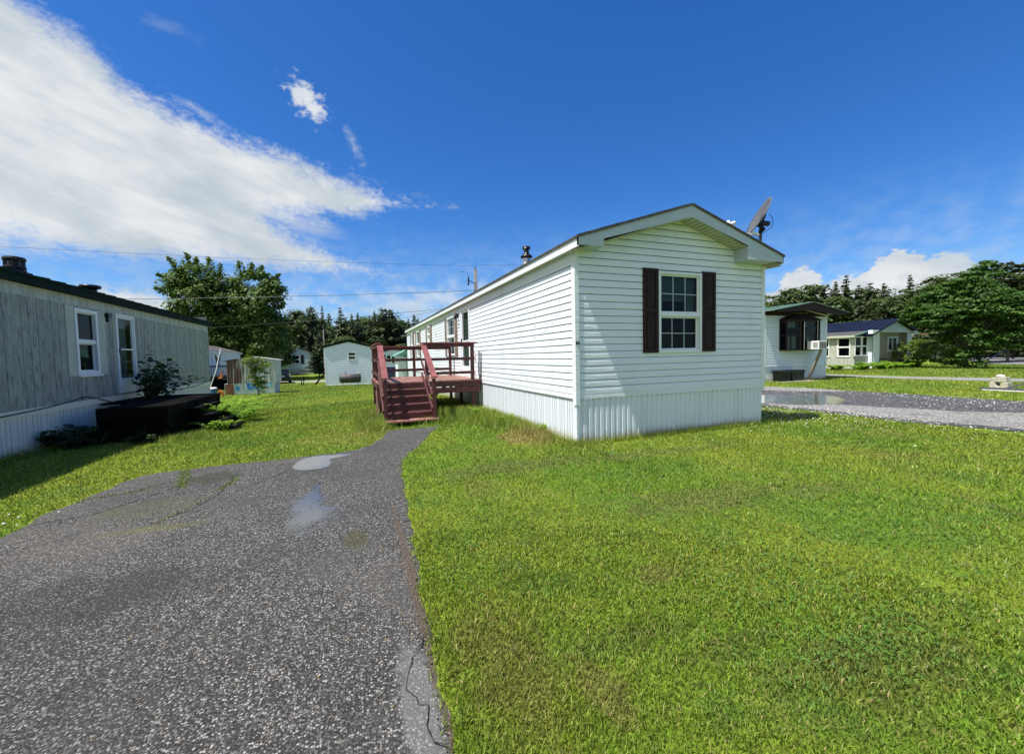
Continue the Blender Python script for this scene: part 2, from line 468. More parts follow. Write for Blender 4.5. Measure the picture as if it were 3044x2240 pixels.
def water():
    m, t, bs, oc, out = new_mat('puddle_water')
    t.put(bs.inputs['Base Color'], (.10, .095, .085))
    bs.inputs['Roughness'].default_value = .04; bs.inputs['IOR'].default_value = 1.33
    bs.inputs['Specular IOR Level'].default_value = .9
    bs.inputs['Coat Weight'].default_value = .35; bs.inputs['Coat Roughness'].default_value = .03
    bumpn(t, bs, t.noise(oc, 9, 2), .02, .01)
    return m
MAT['water'] = water()
def damp():
    """thin film of water: stone tips break through, edge dries out raggedly"""
    m, t, bs, oc, out = new_mat('wet_film')
    v = t.n('ShaderNodeTexVoronoi'); t.put(v.inputs['Vector'], oc); v.inputs['Scale'].default_value = 78
    s1 = t.n('ShaderNodeSeparateColor'); t.put(s1.inputs[0], v.outputs['Color'])
    at = t.n('ShaderNodeAttribute', attribute_name='edge')
    n = t.noise(oc, 5, 5, .7)
    k = t.m('ADD', t.m('MULTIPLY', at.outputs['Fac'], 1.5), t.m('MULTIPLY', t.m('SUBTRACT', n, .5), 1.6))
    k = t.m('SUBTRACT', k, t.m('MULTIPLY', s1.outputs[0], .35))
    f = t.smooth(k, .25, .85)
    gl = t.n('ShaderNodeBsdfGlossy'); gl.inputs['Roughness'].default_value = .09
    gl.inputs[0].default_value = (.62, .62, .62, 1)
    df = t.n('ShaderNodeBsdfDiffuse'); df.inputs[0].default_value = (.17, .17, .17, 1)
    fr = t.n('ShaderNodeFresnel'); fr.inputs[0].default_value = 1.5
    mx0 = t.n('ShaderNodeMixShader'); t.put(mx0.inputs[0], t.m('MULTIPLY', fr.outputs[0], 1.5, clamp=True))
    t.nt.links.new(df.outputs[0], mx0.inputs[1]); t.nt.links.new(gl.outputs[0], mx0.inputs[2])
    tr = t.n('ShaderNodeBsdfTransparent')
    mx = t.n('ShaderNodeMixShader'); t.put(mx.inputs[0], t.m('MULTIPLY', f, .62))
    t.nt.links.new(tr.outputs[0], mx.inputs[1]); t.nt.links.new(mx0.outputs[0], mx.inputs[2])
    t.nt.nodes.remove(bs)
    t.nt.links.new(mx.outputs[0], out.inputs[0])
    return m
MAT['damp'] = damp()
def gravel(name, c1, c2, sc=26, edge=None):
    m, t, bs, oc, out = new_mat(name)
    v = t.n('ShaderNodeTexVoronoi'); t.put(v.inputs['Vector'], oc); v.inputs['Scale'].default_value = sc
    s1 = t.n('ShaderNodeSeparateColor'); t.put(s1.inputs[0], v.outputs['Color'])
    f = t.smooth(s1.outputs[0], .1, .95)
    c = t.mix(f, c1, c2)
    n = t.noise(oc, 1.5, 5, .65)
    c = t.mix(t.m('MULTIPLY', t.smooth(n, .5, .7), .5), c, tuple(x * .55 for x in c1))
    t.put(bs.inputs['Base Color'], c); bs.inputs['Roughness'].default_value = .9
    bumpn(t, bs, t.m('SUBTRACT', s1.outputs[1], v.outputs['Distance']), .8, .03)
    return m
MAT['dark_gravel'] = gravel('broken_dark_asphalt', (.032, .032, .033), (.115, .113, .110), 22)
MAT['pale_gravel'] = gravel('pale_gravel', (.14, .133, .122), (.34, .33, .305), 30)
MAT['road'] = gravel('far_road_asphalt', (.21, .205, .19), (.30, .295, .27), 20)
MAT['road_dark'] = gravel('grey_lot_asphalt', (.16, .16, .17), (.22, .22, .23), 12)
MAT['stone'] = M('white_stone', (.50, .49, .47), .85, (.62, .61, .58), 9)
MAT['crack'] = M('crack_soil', (.012, .012, .011), 1)
MAT['soil'] = M('soil', (.07, .052, .035), 1, (.11, .085, .055), 14, bump=.6)
MAT['clover'] = M('clover_flower', (.75, .76, .68), .8)

# ------------------------------------------------------------------ ground
_TY = [-60, 15, 29, 42, 53, 61, 74, 90, 400]
_TZ = [0, 0, -.45, -.90, -1.08, -1.08, -.57, -.45, -.45]
def sstep(a, b, x):
    t = np.clip((x - a) / (b - a), 0, 1); return t * t * (3 - 2 * t)
def gz(x, y):
    x = np.asarray(x, float); y = np.asarray(y, float)
    ze = np.interp(y, _TY, _TZ); zw = np.interp(y, [-60, 8.6, 12, 20, 29, 42, 53, 61, 74, 90, 400], [0, 0, -.13, -.27, -.47, -.90, -1.08, -1.08, -.57, -.45, -.45])
    k = sstep(-2.6, 1.8, x)
    z = (zw * (1 - k) + ze * k) * (1 - sstep(11, 20, x))
    z = z - .09 * np.exp(-((x - 1.2) / 1.1) ** 2 - ((y - 9.9) / .9) ** 2)
    z = z + .012 * np.sin(x * .9 + 1.3) * np.sin(y * .7 + .4) * sstep(10, 16, np.hypot(x, y))
    return z
def g1(x, y): return float(gz(x, y))

def grid_ground():
    def axis(lo, hi, near, step, far):
        a = list(np.arange(near[0], near[1], step)); s = step; v = near[1]
        while v < hi: a.append(v); s *= 1.25; v += min(s, far)
        a.append(hi); s = step; v = near[0]; b = []
        while v > lo: s *= 1.25; v -= min(s, far); b.append(max(v, lo))
        return np.array(sorted(set([round(q, 4) for q in a + b])))
    xs = axis(-900, 900, (-10, 12), .3, 120); ys = axis(-200, 1500, (0, 16), .3, 120)
    X, Y = np.meshgrid(xs, ys); Z = gz(X, Y) - .004
    V = np.stack([X.ravel(), Y.ravel(), Z.ravel()], 1)
    nx = len(xs); i = np.arange((len(ys) - 1) * (nx)).reshape(len(ys) - 1, nx)[:, :-1].ravel()
    F = np.stack([i, i + 1, i + nx + 1, i + nx], 1)
    o = np_mesh('ground', V, F, MAT['lawn'], smooth=True)
    tag(o, 'mown green lawn with olive and brown patches between the mobile homes', kind='structure')
grid_ground()

rng = np.random.default_rng(5)
_ly = [-5, 4.95, 5.6, 6.1, 6.6, 6.95, 7.02, 7.06, 7.10, 7.14, 7.26, 7.7, 8.36, 8.84, 9.25]
_lx = [-3.4, -2.95, -2.92, -2.88, -2.87, -2.72, -2.3, -1.75, -.9, -.38, .0, .3, .52, .6, .68]
_ry = [-5, 1.48, 1.8, 2.37, 2.8, 3.3, 4.1, 5, 5.8, 6.38, 7.0, 7.8, 8.5, 9.25]
_rx = [.22, .325, .342, .365, .392, .43, .482, .541, .6, .70, .98, 1.28, 1.5, 1.85]
def drive_l(y): return np.interp(y, _ly, _lx) + .05 * np.sin(y * 3.1) * (y < 6.9) + .02 * np.sin(y * 11)
def drive_r(y): return np.interp(y, _ry, _rx) + .012 * np.sin(y * 9) + .008 * np.sin(y * 23 + 1)
def in_drive(x, y, m=0.):
    return (y < 9.25) & (x > drive_l(y) - m) & (x < drive_r(y) + m)

def make_drive():
    ys = np.concatenate([np.arange(-5, 0, .25), np.arange(0, 6.8, .05), np.arange(6.8, 7.3, .012), np.arange(7.3, 9.26, .04)])
    nu = 26
    V = []
    for y in ys:
        l, r = float(drive_l(y)), float(drive_r(y))
        l += .02 * (rnd.random() - .5); r += .012 * (rnd.random() - .5)
        for u in np.linspace(0, 1, nu):
            x = l + (r - l) * u
            V.append((x, y, g1(x, y) + (.012 if 0 < u < 1 else -.006)))
    V = np.array(V); n = len(ys)
    i = (np.arange(n - 1)[:, None] * nu + np.arange(nu - 1)[None]).ravel()
    F = np.stack([i, i + 1, i + nu + 1, i + nu], 1)
    o = np_mesh('driveway', V, F, MAT['asphalt'], smooth=True)
    tag(o, 'worn grey asphalt driveway leading to the red steps', kind='structure')
make_drive()

def smooth_loop(pts, it=2):
    for _ in range(it):
        q = []
        for i in range(len(pts)):
            a = pts[i]; b = pts[(i + 1) % len(pts)]
            q += [(a[0] * .75 + b[0] * .25, a[1] * .75 + b[1] * .25), (a[0] * .25 + b[0] * .75, a[1] * .25 + b[1] * .75)]
        pts = q
    return pts
def blob(name, pts, z, mat, label, rings=4, it=2, kind='structure'):
    pts = smooth_loop(pts, it); n = len(pts)
    cx = sum(p[0] for p in pts) / n; cy = sum(p[1] for p in pts) / n
    V = []; E = []
    for k in range(rings + 1):
        s = 1 - k / rings * .98
        for p in pts:
            x = cx + (p[0] - cx) * s; y = cy + (p[1] - cy) * s
            V.append((x, y, g1(x, y) + z)); E.append(k / rings)
    F = [(k * n + i, k * n + (i + 1) % n, (k + 1) * n + (i + 1) % n, (k + 1) * n + i) for k in range(rings) for i in range(n)]
    o = np_mesh(name, np.array(V), np.array(F), mat, attrs={'edge': np.array(E)})
    tag(o, label, kind=kind)
    return o
blob('puddle', [(-.84, 6.45), (-.80, 6.75), (-.73, 6.98), (-.5, 7.05), (-.35, 7.0), (-.15, 6.98), (-.02, 6.93), (-.2, 6.80), (-.38, 6.72), (-.33, 6.52), (-.36, 6.2), (-.6, 6.17), (-.75, 6.24)], .017, MAT['water'],
     'small sky-reflecting puddle at the far edge of the asphalt drive')
blob('wet_patch', [(-.70, 3.75), (-.72, 4.1), (-.74, 4.45), (-.86, 4.9), (-.62, 5.35), (-.50, 5.9), (-.36, 5.9), (-.36, 5.3), (-.2, 4.95), (-.28, 4.6), (-.03, 4.45), (.02, 4.1), (-.2, 3.75), (-.42, 3.5), (-.6, 3.5)], .0165, MAT['damp'],
     'drying wet patch on the asphalt drive', rings=8)

def crack(pts, w=.012, name='crack'):
    mb = MB(); P = []
    for a, b in zip(pts, pts[1:]):
        L = math.hypot(b[0] - a[0], b[1] - a[1]); n = max(2, int(L / .05))
        for i in range(n):
            u = i / n; P.append((a[0] + (b[0] - a[0]) * u + rnd.uniform(-.012, .012), a[1] + (b[1] - a[1]) * u + rnd.uniform(-.012, .012)))
    for i in range(len(P) - 1):
        a, b = P[i], P[i + 1]; d = Vector((b[1] - a[1], a[0] - b[0], 0)).normalized() * w * rnd.uniform(.3, .8)
        z0, z1 = g1(*a) + .0145, g1(*b) + .0145
        mb.quad((a[0] - d.x, a[1] - d.y, z0), (a[0] + d.x, a[1] + d.y, z0), (b[0] + d.x, b[1] + d.y, z1), (b[0] - d.x, b[1] - d.y, z1))
    return mb
CR = [[(.36, 2.28), (.26, 2.1), (.19, 1.95), (.175, 1.86), (.20, 1.78), (.245, 1.72), (.235, 1.62), (.25, 1.55), (.30, 1.50)],
      [(-.84, 6.4), (-1.05, 5.9), (-1.35, 5.5)], [(-2.9, 5.2), (-2.45, 5.3), (-2.1, 5.9), (-1.95, 6.3)], [(-1.5, 6.3), (-1.45, 5.6), (-1.55, 5.1), (-1.8, 4.7)], [(-2.9, 5.9), (-2.5, 6.0), (-2.2, 6.35)]]
mbc = MB()
for i, c in enumerate(CR):
    k = crack(c, .0042 if i == 0 else .009); mbc.add(k.v, k.f)
tag(mbc.build('cracks', MAT['crack']), 'thin dark cracks in the asphalt drive', kind='structure')

# right-hand gravel drive (broken asphalt, pale gravel, puddle)
def strip(name, rows, z, mat, label, nu=10, jit=.08, kind='structure'):
    ys = np.array([r[0] for r in rows]); xl = np.array([r[1] for r in rows]); xr = np.array([r[2] for r in rows])
    Y = np.arange(ys[0], ys[-1], .12 if ys[-1] - ys[0] < 60 else 1.0); V = []
    for y in Y:
        l = np.interp(y, ys, xl) + rnd.uniform(-jit, jit); r = np.interp(y, ys, xr) + rnd.uniform(-jit, jit)
        for u in np.linspace(0, 1, nu):
            x = l + (r - l) * u; V.append((x, y, g1(x, y) + z))
    n = len(Y); i = (np.arange(n - 1)[:, None] * nu + np.arange(nu - 1)[None]).ravel()
    F = np.stack([i, i + 1, i + nu + 1, i + nu], 1)
    return tag(np_mesh(name, np.array(V), F, mat), label, kind=kind)
strip('gravel_drive', [(-6, 11.6, 16.6), (3.4, 10.85, 16.5), (4.2, 10.55, 16.55), (5, 10.4, 16.6), (6, 10.4, 16.65), (7.1, 10.5, 16.7), (8, 10.2, 16.75), (9.1, 10.1, 16.7), (11, 10.0, 16.45), (12.2, 10, 16.0), (15, 10, 15.2), (40, 10, 13.4)], .008, MAT['dark_gravel'], 'broken dark asphalt drive right of the white home')
strip('pale_gravel_track', [(-6, 11.9, 14.7), (3.4, 11.15, 14.4), (4.4, 10.85, 13.8), (5.3, 10.7, 13.0), (6.8, 10.75, 12.35), (8.0, 10.7, 11.9), (9.0, 10.7, 11.6), (10.5, 10.6, 11.4)], .014, MAT['pale_gravel'], 'pale gravel wheel track in the dark drive', jit=.1)
strip('pale_gravel_pile', [(9.3, 16.2, 16.3), (9.8, 15.3, 16.7), (10.6, 14.7, 16.6), (11.6, 14.0, 16.35), (13, 13.4, 15.9), (16, 12.6, 15.2)], .013, MAT['pale_gravel'], 'pale gravel strip beside the green-roofed home', jit=.15)
blob('drive_puddle', [(12.7, 9.9), (13.6, 9.7), (14.5, 8.9), (13.9, 8.1), (13.3, 7.6), (12.2, 7.2), (11.4, 7.5), (10.95, 8.1), (10.9, 9.2), (11.6, 10.1)], .018, MAT['water'],
     'puddle on the gravel drive right of the white home')
strip('park_road', [(-40, 28.8, 31.2), (5, 26.9, 29.4), (9, 25.7, 28.2), (12, 25.0, 26.9), (14.3, 25.1, 26.8), (20, 25.4, 27.2), (60, 27, 29)], .010, MAT['road'], 'narrow pale park road beyond the grass on the right')
strip('parking_lot', [(10, 60, 140), (14, 49, 140), (18, 50, 140), (26, 66, 150), (36, 90, 170)], .012, MAT['road_dark'], 'grey asphalt lot beyond the right-hand tree', jit=.3)
def road_back():
    V = []; xs = np.arange(-60, 14, 1.0)
    for x in xs:
        for y in (53.3 - x * .03, 57, 61.5 - x * .05): V.append((x, y, g1(x, y) + .02))
    i = (np.arange(len(xs) - 1)[:, None] * 3 + np.arange(2)[None]).ravel()
    F = np.stack([i, i + 3, i + 4, i + 1], 1)
    tag(np_mesh('back_road', np.array(V), F, MAT['road']), 'pale park road crossing behind the oil tank home', kind='structure')
road_back()

# ------------------------------------------------------------------ grass blades
HOUSE_RECTS = [(3.45, 7.92, 6.02, 28.3), (-9.9, -5.3, 3, 20)]
def blades(name, n, ymin, ymax, pdf, hgt, wid, seed, label, reject=None, seg=1, bend=.5):
    r = np.random.default_rng(seed)
    P = pdf(r, n)
    x, y = P[:, 0], P[:, 1]
    ok = ~in_drive(x, y, -.07 * r.random(len(x)) ** 3) & (y > ymin)
    for (a, b, c, d) in HOUSE_RECTS: ok &= ~((x > a) & (x < b) & (y > c) & (y < d))
    ok &= ~((x > 10.4) & (x < 16.6) & (y > 2) & (y < 16)) & ~((x > 24.9) & (x < 27.6))
    if reject is not None: ok &= ~reject(x, y, r)
    x, y = x[ok], y[ok]; n = len(x)
    d = np.hypot(x, y)
    h = hgt(x, y, d) * r.uniform(.55, 1.35, n); w = wid(d) * r.uniform(.7, 1.3, n)
    a = r.uniform(0, 2 * np.pi, n); la = r.uniform(0, 2 * np.pi, n); ln = h * r.uniform(.1, 1.0, n) * bend * 2
    z = gz(x, y) - .002
    dx, dy = np.cos(a) * w / 2, np.sin(a) * w / 2
    tx, ty = np.cos(la) * ln, np.sin(la) * ln
    tint = r.random(n) ** 2; dead = (r.random(n) < .06) * r.random(n)
    if seg == 1:
        V = np.stack([np.stack([x - dx, y - dy, z], 1), np.stack([x + dx, y + dy, z], 1), np.stack([x + tx, y + ty, z + h], 1)], 1).reshape(-1, 3)
        F = np.arange(3 * n).reshape(n, 3); k = 3
    else:
        V = np.stack([np.stack([x - dx, y - dy, z], 1), np.stack([x + dx, y + dy, z], 1),
                      np.stack([x + dx * .8 + tx * .3, y + dy * .8 + ty * .3, z + h * .6], 1), np.stack([x - dx * .8 + tx * .3, y - dy * .8 + ty * .3, z + h * .6], 1),
                      np.stack([x + tx, y + ty, z + h * .92], 1)], 1).reshape(-1, 3)
        b = 5 * np.arange(n)[:, None]
        F = np.concatenate([b + np.array([[0, 1, 2]]), b + np.array([[0, 2, 3]]), b + np.array([[3, 2, 4]])], 0); k = 5
    o = np_mesh(name, V, F, MAT['blade'], attrs={'tint': np.repeat(tint, k), 'dead': np.repeat(dead, k), 'tone': np.repeat(r.random(n), k)})
    return tag(o, label, kind='stuff')
def polar(rmin, rmax, a0, a1, p):
    def f(r, n):
        u = r.random(n)
        rr = (rmin ** p + u * (rmax ** p - rmin ** p)) ** (1 / p)
        an = r.uniform(a0, a1, n)
        return np.stack([np.sin(an) * rr, np.cos(an) * rr], 1)
    return f
tall = lambda x, y: 1 + 1.3 * np.exp(-((x - 3.2) / .55) ** 2 - ((y - 8.5) / 2.6) ** 2)
tuft = lambda x, y: (np.sin(x * 7.3 + 2 * np.sin(y * 5.1)) * np.sin(y * 6.1 + 2 * np.sin(x * 4.3)) * .30 + 1)
bw = lambda d: .0034 * np.maximum(d, 1.0) ** .72
blades('grass', 190000, .3, 4, polar(.8, 3.6, R_(-42), R_(82), .7), lambda x, y, d: .021 * (1 + .07 * d) * tall(x, y) * tuft(x, y), bw, 11, 'short mown grass blades in the foreground lawn', seg=2)
blades('grass', 330000, .5, 30, polar(3.6, 17, R_(-42), R_(80), .7), lambda x, y, d: .021 * (1 + .07 * d) * tall(x, y) * tuft(x, y), bw, 12, 'short mown grass blades of the lawn around the homes')
blades('grass', 230000, .5, 80, polar(16, 52, R_(-24), R_(80), .9), lambda x, y, d: .030 + .0009 * d, lambda d: .008 + .0011 * d, 13, 'short grass blades of the far lawns')
def outer(r, n):
    P = np.stack([r.uniform(-5.3, 6.5, n), r.uniform(-3.5, 6.0, n)], 1)
    d = np.hypot(P[:, 0], P[:, 1]); a = np.degrees(np.arctan2(P[:, 0], P[:, 1]))
    return P[(d < .8) | (a < -42) | (a > 82)]
blades('grass', 150000, -4, 8, outer, lambda x, y, d: .024 * tuft(x, y), lambda d: .006 + 0 * d, 14, 'short mown grass blades of the lawn beside and behind the photographer')
# long grass and weeds: by the steps, the deck, skirtings, cracks
def gauss_src(list_):
    def f(r, n):
        w = np.array([q[4] for q in list_], float); k = r.choice(len(list_), n, p=w / w.sum())
        L = np.array([q[:4] for q in list_])
        return L[k, :2] + r.normal(size=(n, 2)) * L[k, 2:4]
    return f
blades('grass', 20000, 1, 60, gauss_src([(.42, 10.0, .16, .45, 4), (.45, 11.4, .16, .6, 3), (2.4, 10.2, .5, .35, 4), (3.0, 9.6, .28, .8, 5), (3.25, 8.2, .14, .9, 3), (2.2, 11.0, .5, .2, 2)]),
       lambda x, y, d: .17 + 0 * x, lambda d: .011 + 0 * d, 21, 'long uncut grass around the red steps and deck', reject=lambda x, y, r: x > 3.5, bend=.55)
blades('grass', 9000, 1, 60, gauss_src([(3.46, 7.5, .03, 1.3, 3), (5.0, 6.0, .9, .045, 2), (6.8, 6.02, .7, .03, 3), (3.5, 6.0, .15, .08, .7), (7.9, 6.3, .05, .3, .5)]),
       lambda x, y, d: .10 + 0 * x, lambda d: .008 + 0 * d, 22, 'grass fringe along the white skirting', bend=.5)
blades('grass', 6000, 1, 60, gauss_src([(-5.24, 9.5, .07, 2.5, 3), (-5.1, 12, .2, .9, 1.5), (-3.3, 10.6, .2, .3, 2)]),
       lambda x, y, d: .12 + 0 * x, lambda d: .012 + 0 * d, 23, 'weedy grass along the grey home skirting', bend=.5)
def crackgrass():
    r = np.random.default_rng(3); P = []
    for a, b, n, w in (((-2.2, 6.95), (-1.95, 5.95), 900, .035), ((-1.42, 6.15), (-1.5, 5.65), 300, .02), ((-1.5, 5.5), (-1.75, 4.75), 180, .012), ((-2.85, 5.9), (-2.25, 6.1), 260, .03), ((-1.3, 7.02), (-.9, 7.0), 200, .03)):
        u = r.random(n)[:, None]; P.append(np.array(a) * (1 - u) + np.array(b) * u + r.normal(size=(n, 2)) * w)
    return np.concatenate(P)
_cg = crackgrass(); _ind = in_drive; in_drive = lambda x, y, m=0.: np.zeros(len(x), bool)
blades('grass', len(_cg), 1, 60, lambda r, n: _cg, lambda x, y, d: .03 + 0 * x, lambda d: .012 + 0 * d, 24, 'tufts of grass growing in the cracks of the drive')
in_drive = _ind

def dots(name, n, src, size, mat, label, z=.035, seed=1, flat=.6):
    r = np.random.default_rng(seed); P = src(r, n); n = len(P)
    base = np.array([(1, 0, 0), (-1, 0, 0), (0, 1, 0), (0, -1, 0), (0, 0, flat), (0, 0, -flat)], float)
    fs = np.array([(0, 2, 4), (2, 1, 4), (1, 3, 4), (3, 0, 4), (2, 0, 5), (1, 2, 5), (3, 1, 5), (0, 3, 5)])
    s = size * r.uniform(.5, 1.5, n)
    c = np.stack([P[:, 0], P[:, 1], gz(P[:, 0], P[:, 1]) + z], 1)
    V = (base[None] * s[:, None, None] * r.uniform(.7, 1.3, (n, 1, 3)) + c[:, None]).reshape(-1, 3)
    F = (fs[None] + 6 * np.arange(n)[:, None, None]).reshape(-1, 3)
    return tag(np_mesh(name, V, F, mat), label, kind='stuff')
dots('clover_flowers', 900, gauss_src([(9.2, 7.2, .8, .7, 4), (10.2, 5.5, .5, 1.0, 2), (9.0, 5.8, 1.2, .8, 1), (-3.2, 5.0, .2, .4, .4)]), .011, MAT['clover'], 'white clover flowers in the lawn by the gravel drive', .045, 2)
dots('stones', 700, gauss_src([(16.0, 8.5, .4, 2.5, 3), (15, 11, 1.2, 1.2, 4), (15.6, 6, .7, 1.0, 2), (13.6, 6.2, .9, .9, 1), (10.55, 6, .12, 2.0, 1.5), (14.9, 5.4, .8, .7, 1)])  , .016, MAT['stone'], 'loose white stones on the broken drive', .02, 4)
dots('drive_debris', 500, gauss_src([(-.6, 5.0, 1.2, 1.6, 3), (-.2, 2.6, .5, .8, 2), (.3, 3.0, .07, 1.6, 4), (-2.4, 6.4, .5, .5, 2), (1.0, 8.2, .4, .7, 2)]), .005, MAT['straw'], 'bits of dry leaf and soil on the asphalt drive', .016, 9, .3)
def clover():
    r = np.random.default_rng(31); n = 8500; src = gauss_src([(2.6, 1.9, .45, .35, 4), (3.3, 2.7, .6, .3, 4), (1.9, 3.0, .4, .25, 2), (4.0, 1.9, .6, .4, 5), (4.6, 2.4, .7, .5, 4), (1.2, 3.6, .25, .3, 1.5), (5.6, 3.9, .8, .6, 3), (3.4, 4.4, .7, .35, 2), (.75, 3.0, .15, .4, 1), (2.4, 1.25, .3, .12, 1.5), (.62, 4.4, .12, .5, 1)])
    P = src(r, n); P = P[(P[:, 0] > .55) & (P[:, 1] > .8)]; n = len(P); C = []; N = []
    for k in range(3):
        a = r.uniform(0, 6.28, n) if k == 0 else a + 2.094
        h = (r.uniform(.020, .038, n) if k == 0 else h)
        C.append(np.stack([P[:, 0] + np.cos(a) * .007, P[:, 1] + np.sin(a) * .007, gz(P[:, 0], P[:, 1]) + h], 1)); N.append(unit(np.array([0, 0, 1]) + r.normal(size=(n, 3)) * .25))
    C = np.concatenate(C); N = np.concatenate(N); L = r.uniform(.007, .013, len(C)); V, F = leafgeo(C, N, L, L * .95, r)
    tag(np_mesh('clover', V, F, MAT['clover_leaf'], None, {'tint': np.repeat(r.random(len(C)), 4)}), 'patches of round-leaved clover in the foreground lawn', kind='stuff')
MAT['clover_leaf'] = leafmat('clover_leaf', (.06, .15, .022), (.12, .24, .035), .25, .5)
_CL = clover
strawm = dots('straw', 420, gauss_src([(.35, 9.1, .22, .12, 3), (3.15, 7.0, .12, .35, 2)]), .02, MAT['straw'], 'dry straw beside the foot of the red steps', .004, 6, .25)

# ------------------------------------------------------------------ building helpers
# wall frame: axis 'Y' -> wall runs along Y at X=const, axis 'X' -> wall runs along X at Y=const; s = outward sign
def wp(axis, c, s):
    if axis == 'Y': return lambda u, o, z: (c + s * o, u, z)
    return lambda u, o, z: (u, c + s * o, z)

DUTCH = [(.0145, 0), (.0143, .55), (.0133, .60), (.0108, .65), (.0075, .74), (.0055, .86), (.0045, .91), (-.016, .975), (-.018, 1.0)]
PLAIN = [(.015, 0), (.0035, 1.0)]
_sr = random.Random(77)
def lap(mb, axis, c, s, u0, u1, z0, ztop, H, openings=(), prof=DUTCH):
    """horizontal lap siding; u0/u1 may be functions of z"""
    P = wp(axis, c, s)
    f0 = u0 if callable(u0) else (lambda z: u0); f1 = u1 if callable(u1) else (lambda z: u1)
    z = z0
    while z < ztop - .01:
        zt = min(z + H, ztop); zm = (z + zt) / 2
        iv = [(f0(zm), f1(zm), True)]
        cuts = sorted([(a, b) for (a, b, c0, c1) in openings if c0 < zm < c1])
        segs = []; cur = 'L'
        pos = None
        edges = []
        last = None
        start = 'f0'
        for a, b in cuts:
            segs.append((start, a)); start = b
        segs.append((start, 'f1'))
        for (a, b) in segs:
            pr = [(o, z + t * H) for o, t in prof if z + t * H <= zt + 1e-6]
            if z + H > zt + 1e-6: pr.append((pr[-1][0], zt))
            pts = []
            for o, zz in pr:
                ua = f0(zz) if a == 'f0' else a; ub = f1(zz) if b == 'f1' else b
                if ub < ua: ua = ub = (ua + ub) / 2
                pts.append((P(ua, o, zz), P(ub, o, zz)))
            for k in range(len(pts) - 1):
                mb.quad(pts[k][0], pts[k][1], pts[k + 1][1], pts[k + 1][0])
            if prof is DUTCH and zt - z > H * .9:
                a_, b_ = f0(zm) if a == 'f0' else a, f1(zm) if b == 'f1' else b
                um = a_ + _sr.uniform(.3, 3.6)
                while um < b_ - .1:
                    pbox(mb, axis, c, s, um, um + .004, prof[0][0] - .001, prof[0][0] + .0022, z + .001, z + H * .56); um += _sr.uniform(2.6, 3.7)
            o0, z00 = pr[0]
            ua = f0(z00) if a == 'f0' else a; ub = f1(z00) if b == 'f1' else b
            if ub > ua: mb.quad(P(ua, -.006, z00 + .004), P(ub, -.006, z00 + .004), P(ub, o0, z00), P(ua, o0, z00))
        z += H

def ribs(mb, axis, c, s, prof, z0, z1, openings=()):
    """vertical profile: prof = list of (u, offset)"""
    P = wp(axis, c, s)
    b = z0 if callable(z0) else (lambda u: z0); tt = z1 if callable(z1) else (lambda u: z1)
    for (u0, o0), (u1, o1) in zip(prof, prof[1:]):
        um = (u0 + u1) / 2
        iv = [[None, None]]
        cuts = sorted([(q[2], q[3]) for q in openings if q[0] < um < q[1]])
        lo = 'b'
        rng_ = []
        for a, d in cuts: rng_.append((lo, a)); lo = d
        rng_.append((lo, 't'))
        for a, d in rng_:
            za0 = b(u0) if a == 'b' else a; za1 = b(u1) if a == 'b' else a
            zb0 = tt(u0) if d == 't' else d; zb1 = tt(u1) if d == 't' else d
            if zb0 - za0 < .003 and zb1 - za1 < .003: continue
            mb.quad(P(u0, o0, za0), P(u1, o1, za1), P(u1, o1, zb1), P(u0, o0, zb0))

def corrugated(u0, u1, pitch=.1, d=.014, flat=.45):
    out = []; u = u0
    while u < u1:
        for a, o in ((0, d), (flat, d), (flat + .12, 0), (.88, 0)):
            if u + a * pitch <= u1: out.append((u + a * pitch, o))
        u += pitch
    out.append((u1, d))
    return out
def seamed(u0, u1, pitch=.1, d=.014, w=.010, seed=2):
    r = random.Random(seed); out = [(u0, d)]; u = u0 + pitch * .5; k = 0
    while u < u1 - w:
        out += [(u - w, d), (u - w * .5, d - .016), (u + w * .35, d - .016), (u + w * .5, d + .004), (u + w * 1.6, d)]
        u += pitch * (.82 if k % 3 else 1.3); k += 1
    out.append((u1, d)); return out
def grooved(u0, u1, steps, g=.008, d=.008, seed=1):
    r = random.Random(seed); out = [(u0, d)]; u = u0
    while True:
        u += r.choice(steps)
        if u > u1 - .05: break
        out += [(u - g, d), (u - g * .6, 0), (u + g * .6, 0), (u + g, d)]
    out.append((u1, d))
    return out

def pbox(mb, axis, c, s, u0, u1, o0, o1, z0, z1):
    if axis == 'Y':
        x0, x1 = sorted((c + s * o0, c + s * o1)); mb.box(x0, x1, u0, u1, z0, z1)
    else:
        y0, y1 = sorted((c + s * o0, c + s * o1)); mb.box(u0, u1, y0, y1, z0, z1)

def frame(mb, axis, c, s, u0, u1, z0, z1, w, o0, o1, wb=None):
    wb = wb or w
    pbox(mb, axis, c, s, u0, u1, o0, o1, z1 - w, z1); pbox(mb, axis, c, s, u0, u1, o0, o1, z0, z0 + wb)
    pbox(mb, axis, c, s, u0, u0 + w, o0, o1, z0 + wb, z1 - w); pbox(mb, axis, c, s, u1 - w, u1, o0, o1, z0 + wb, z1 - w)

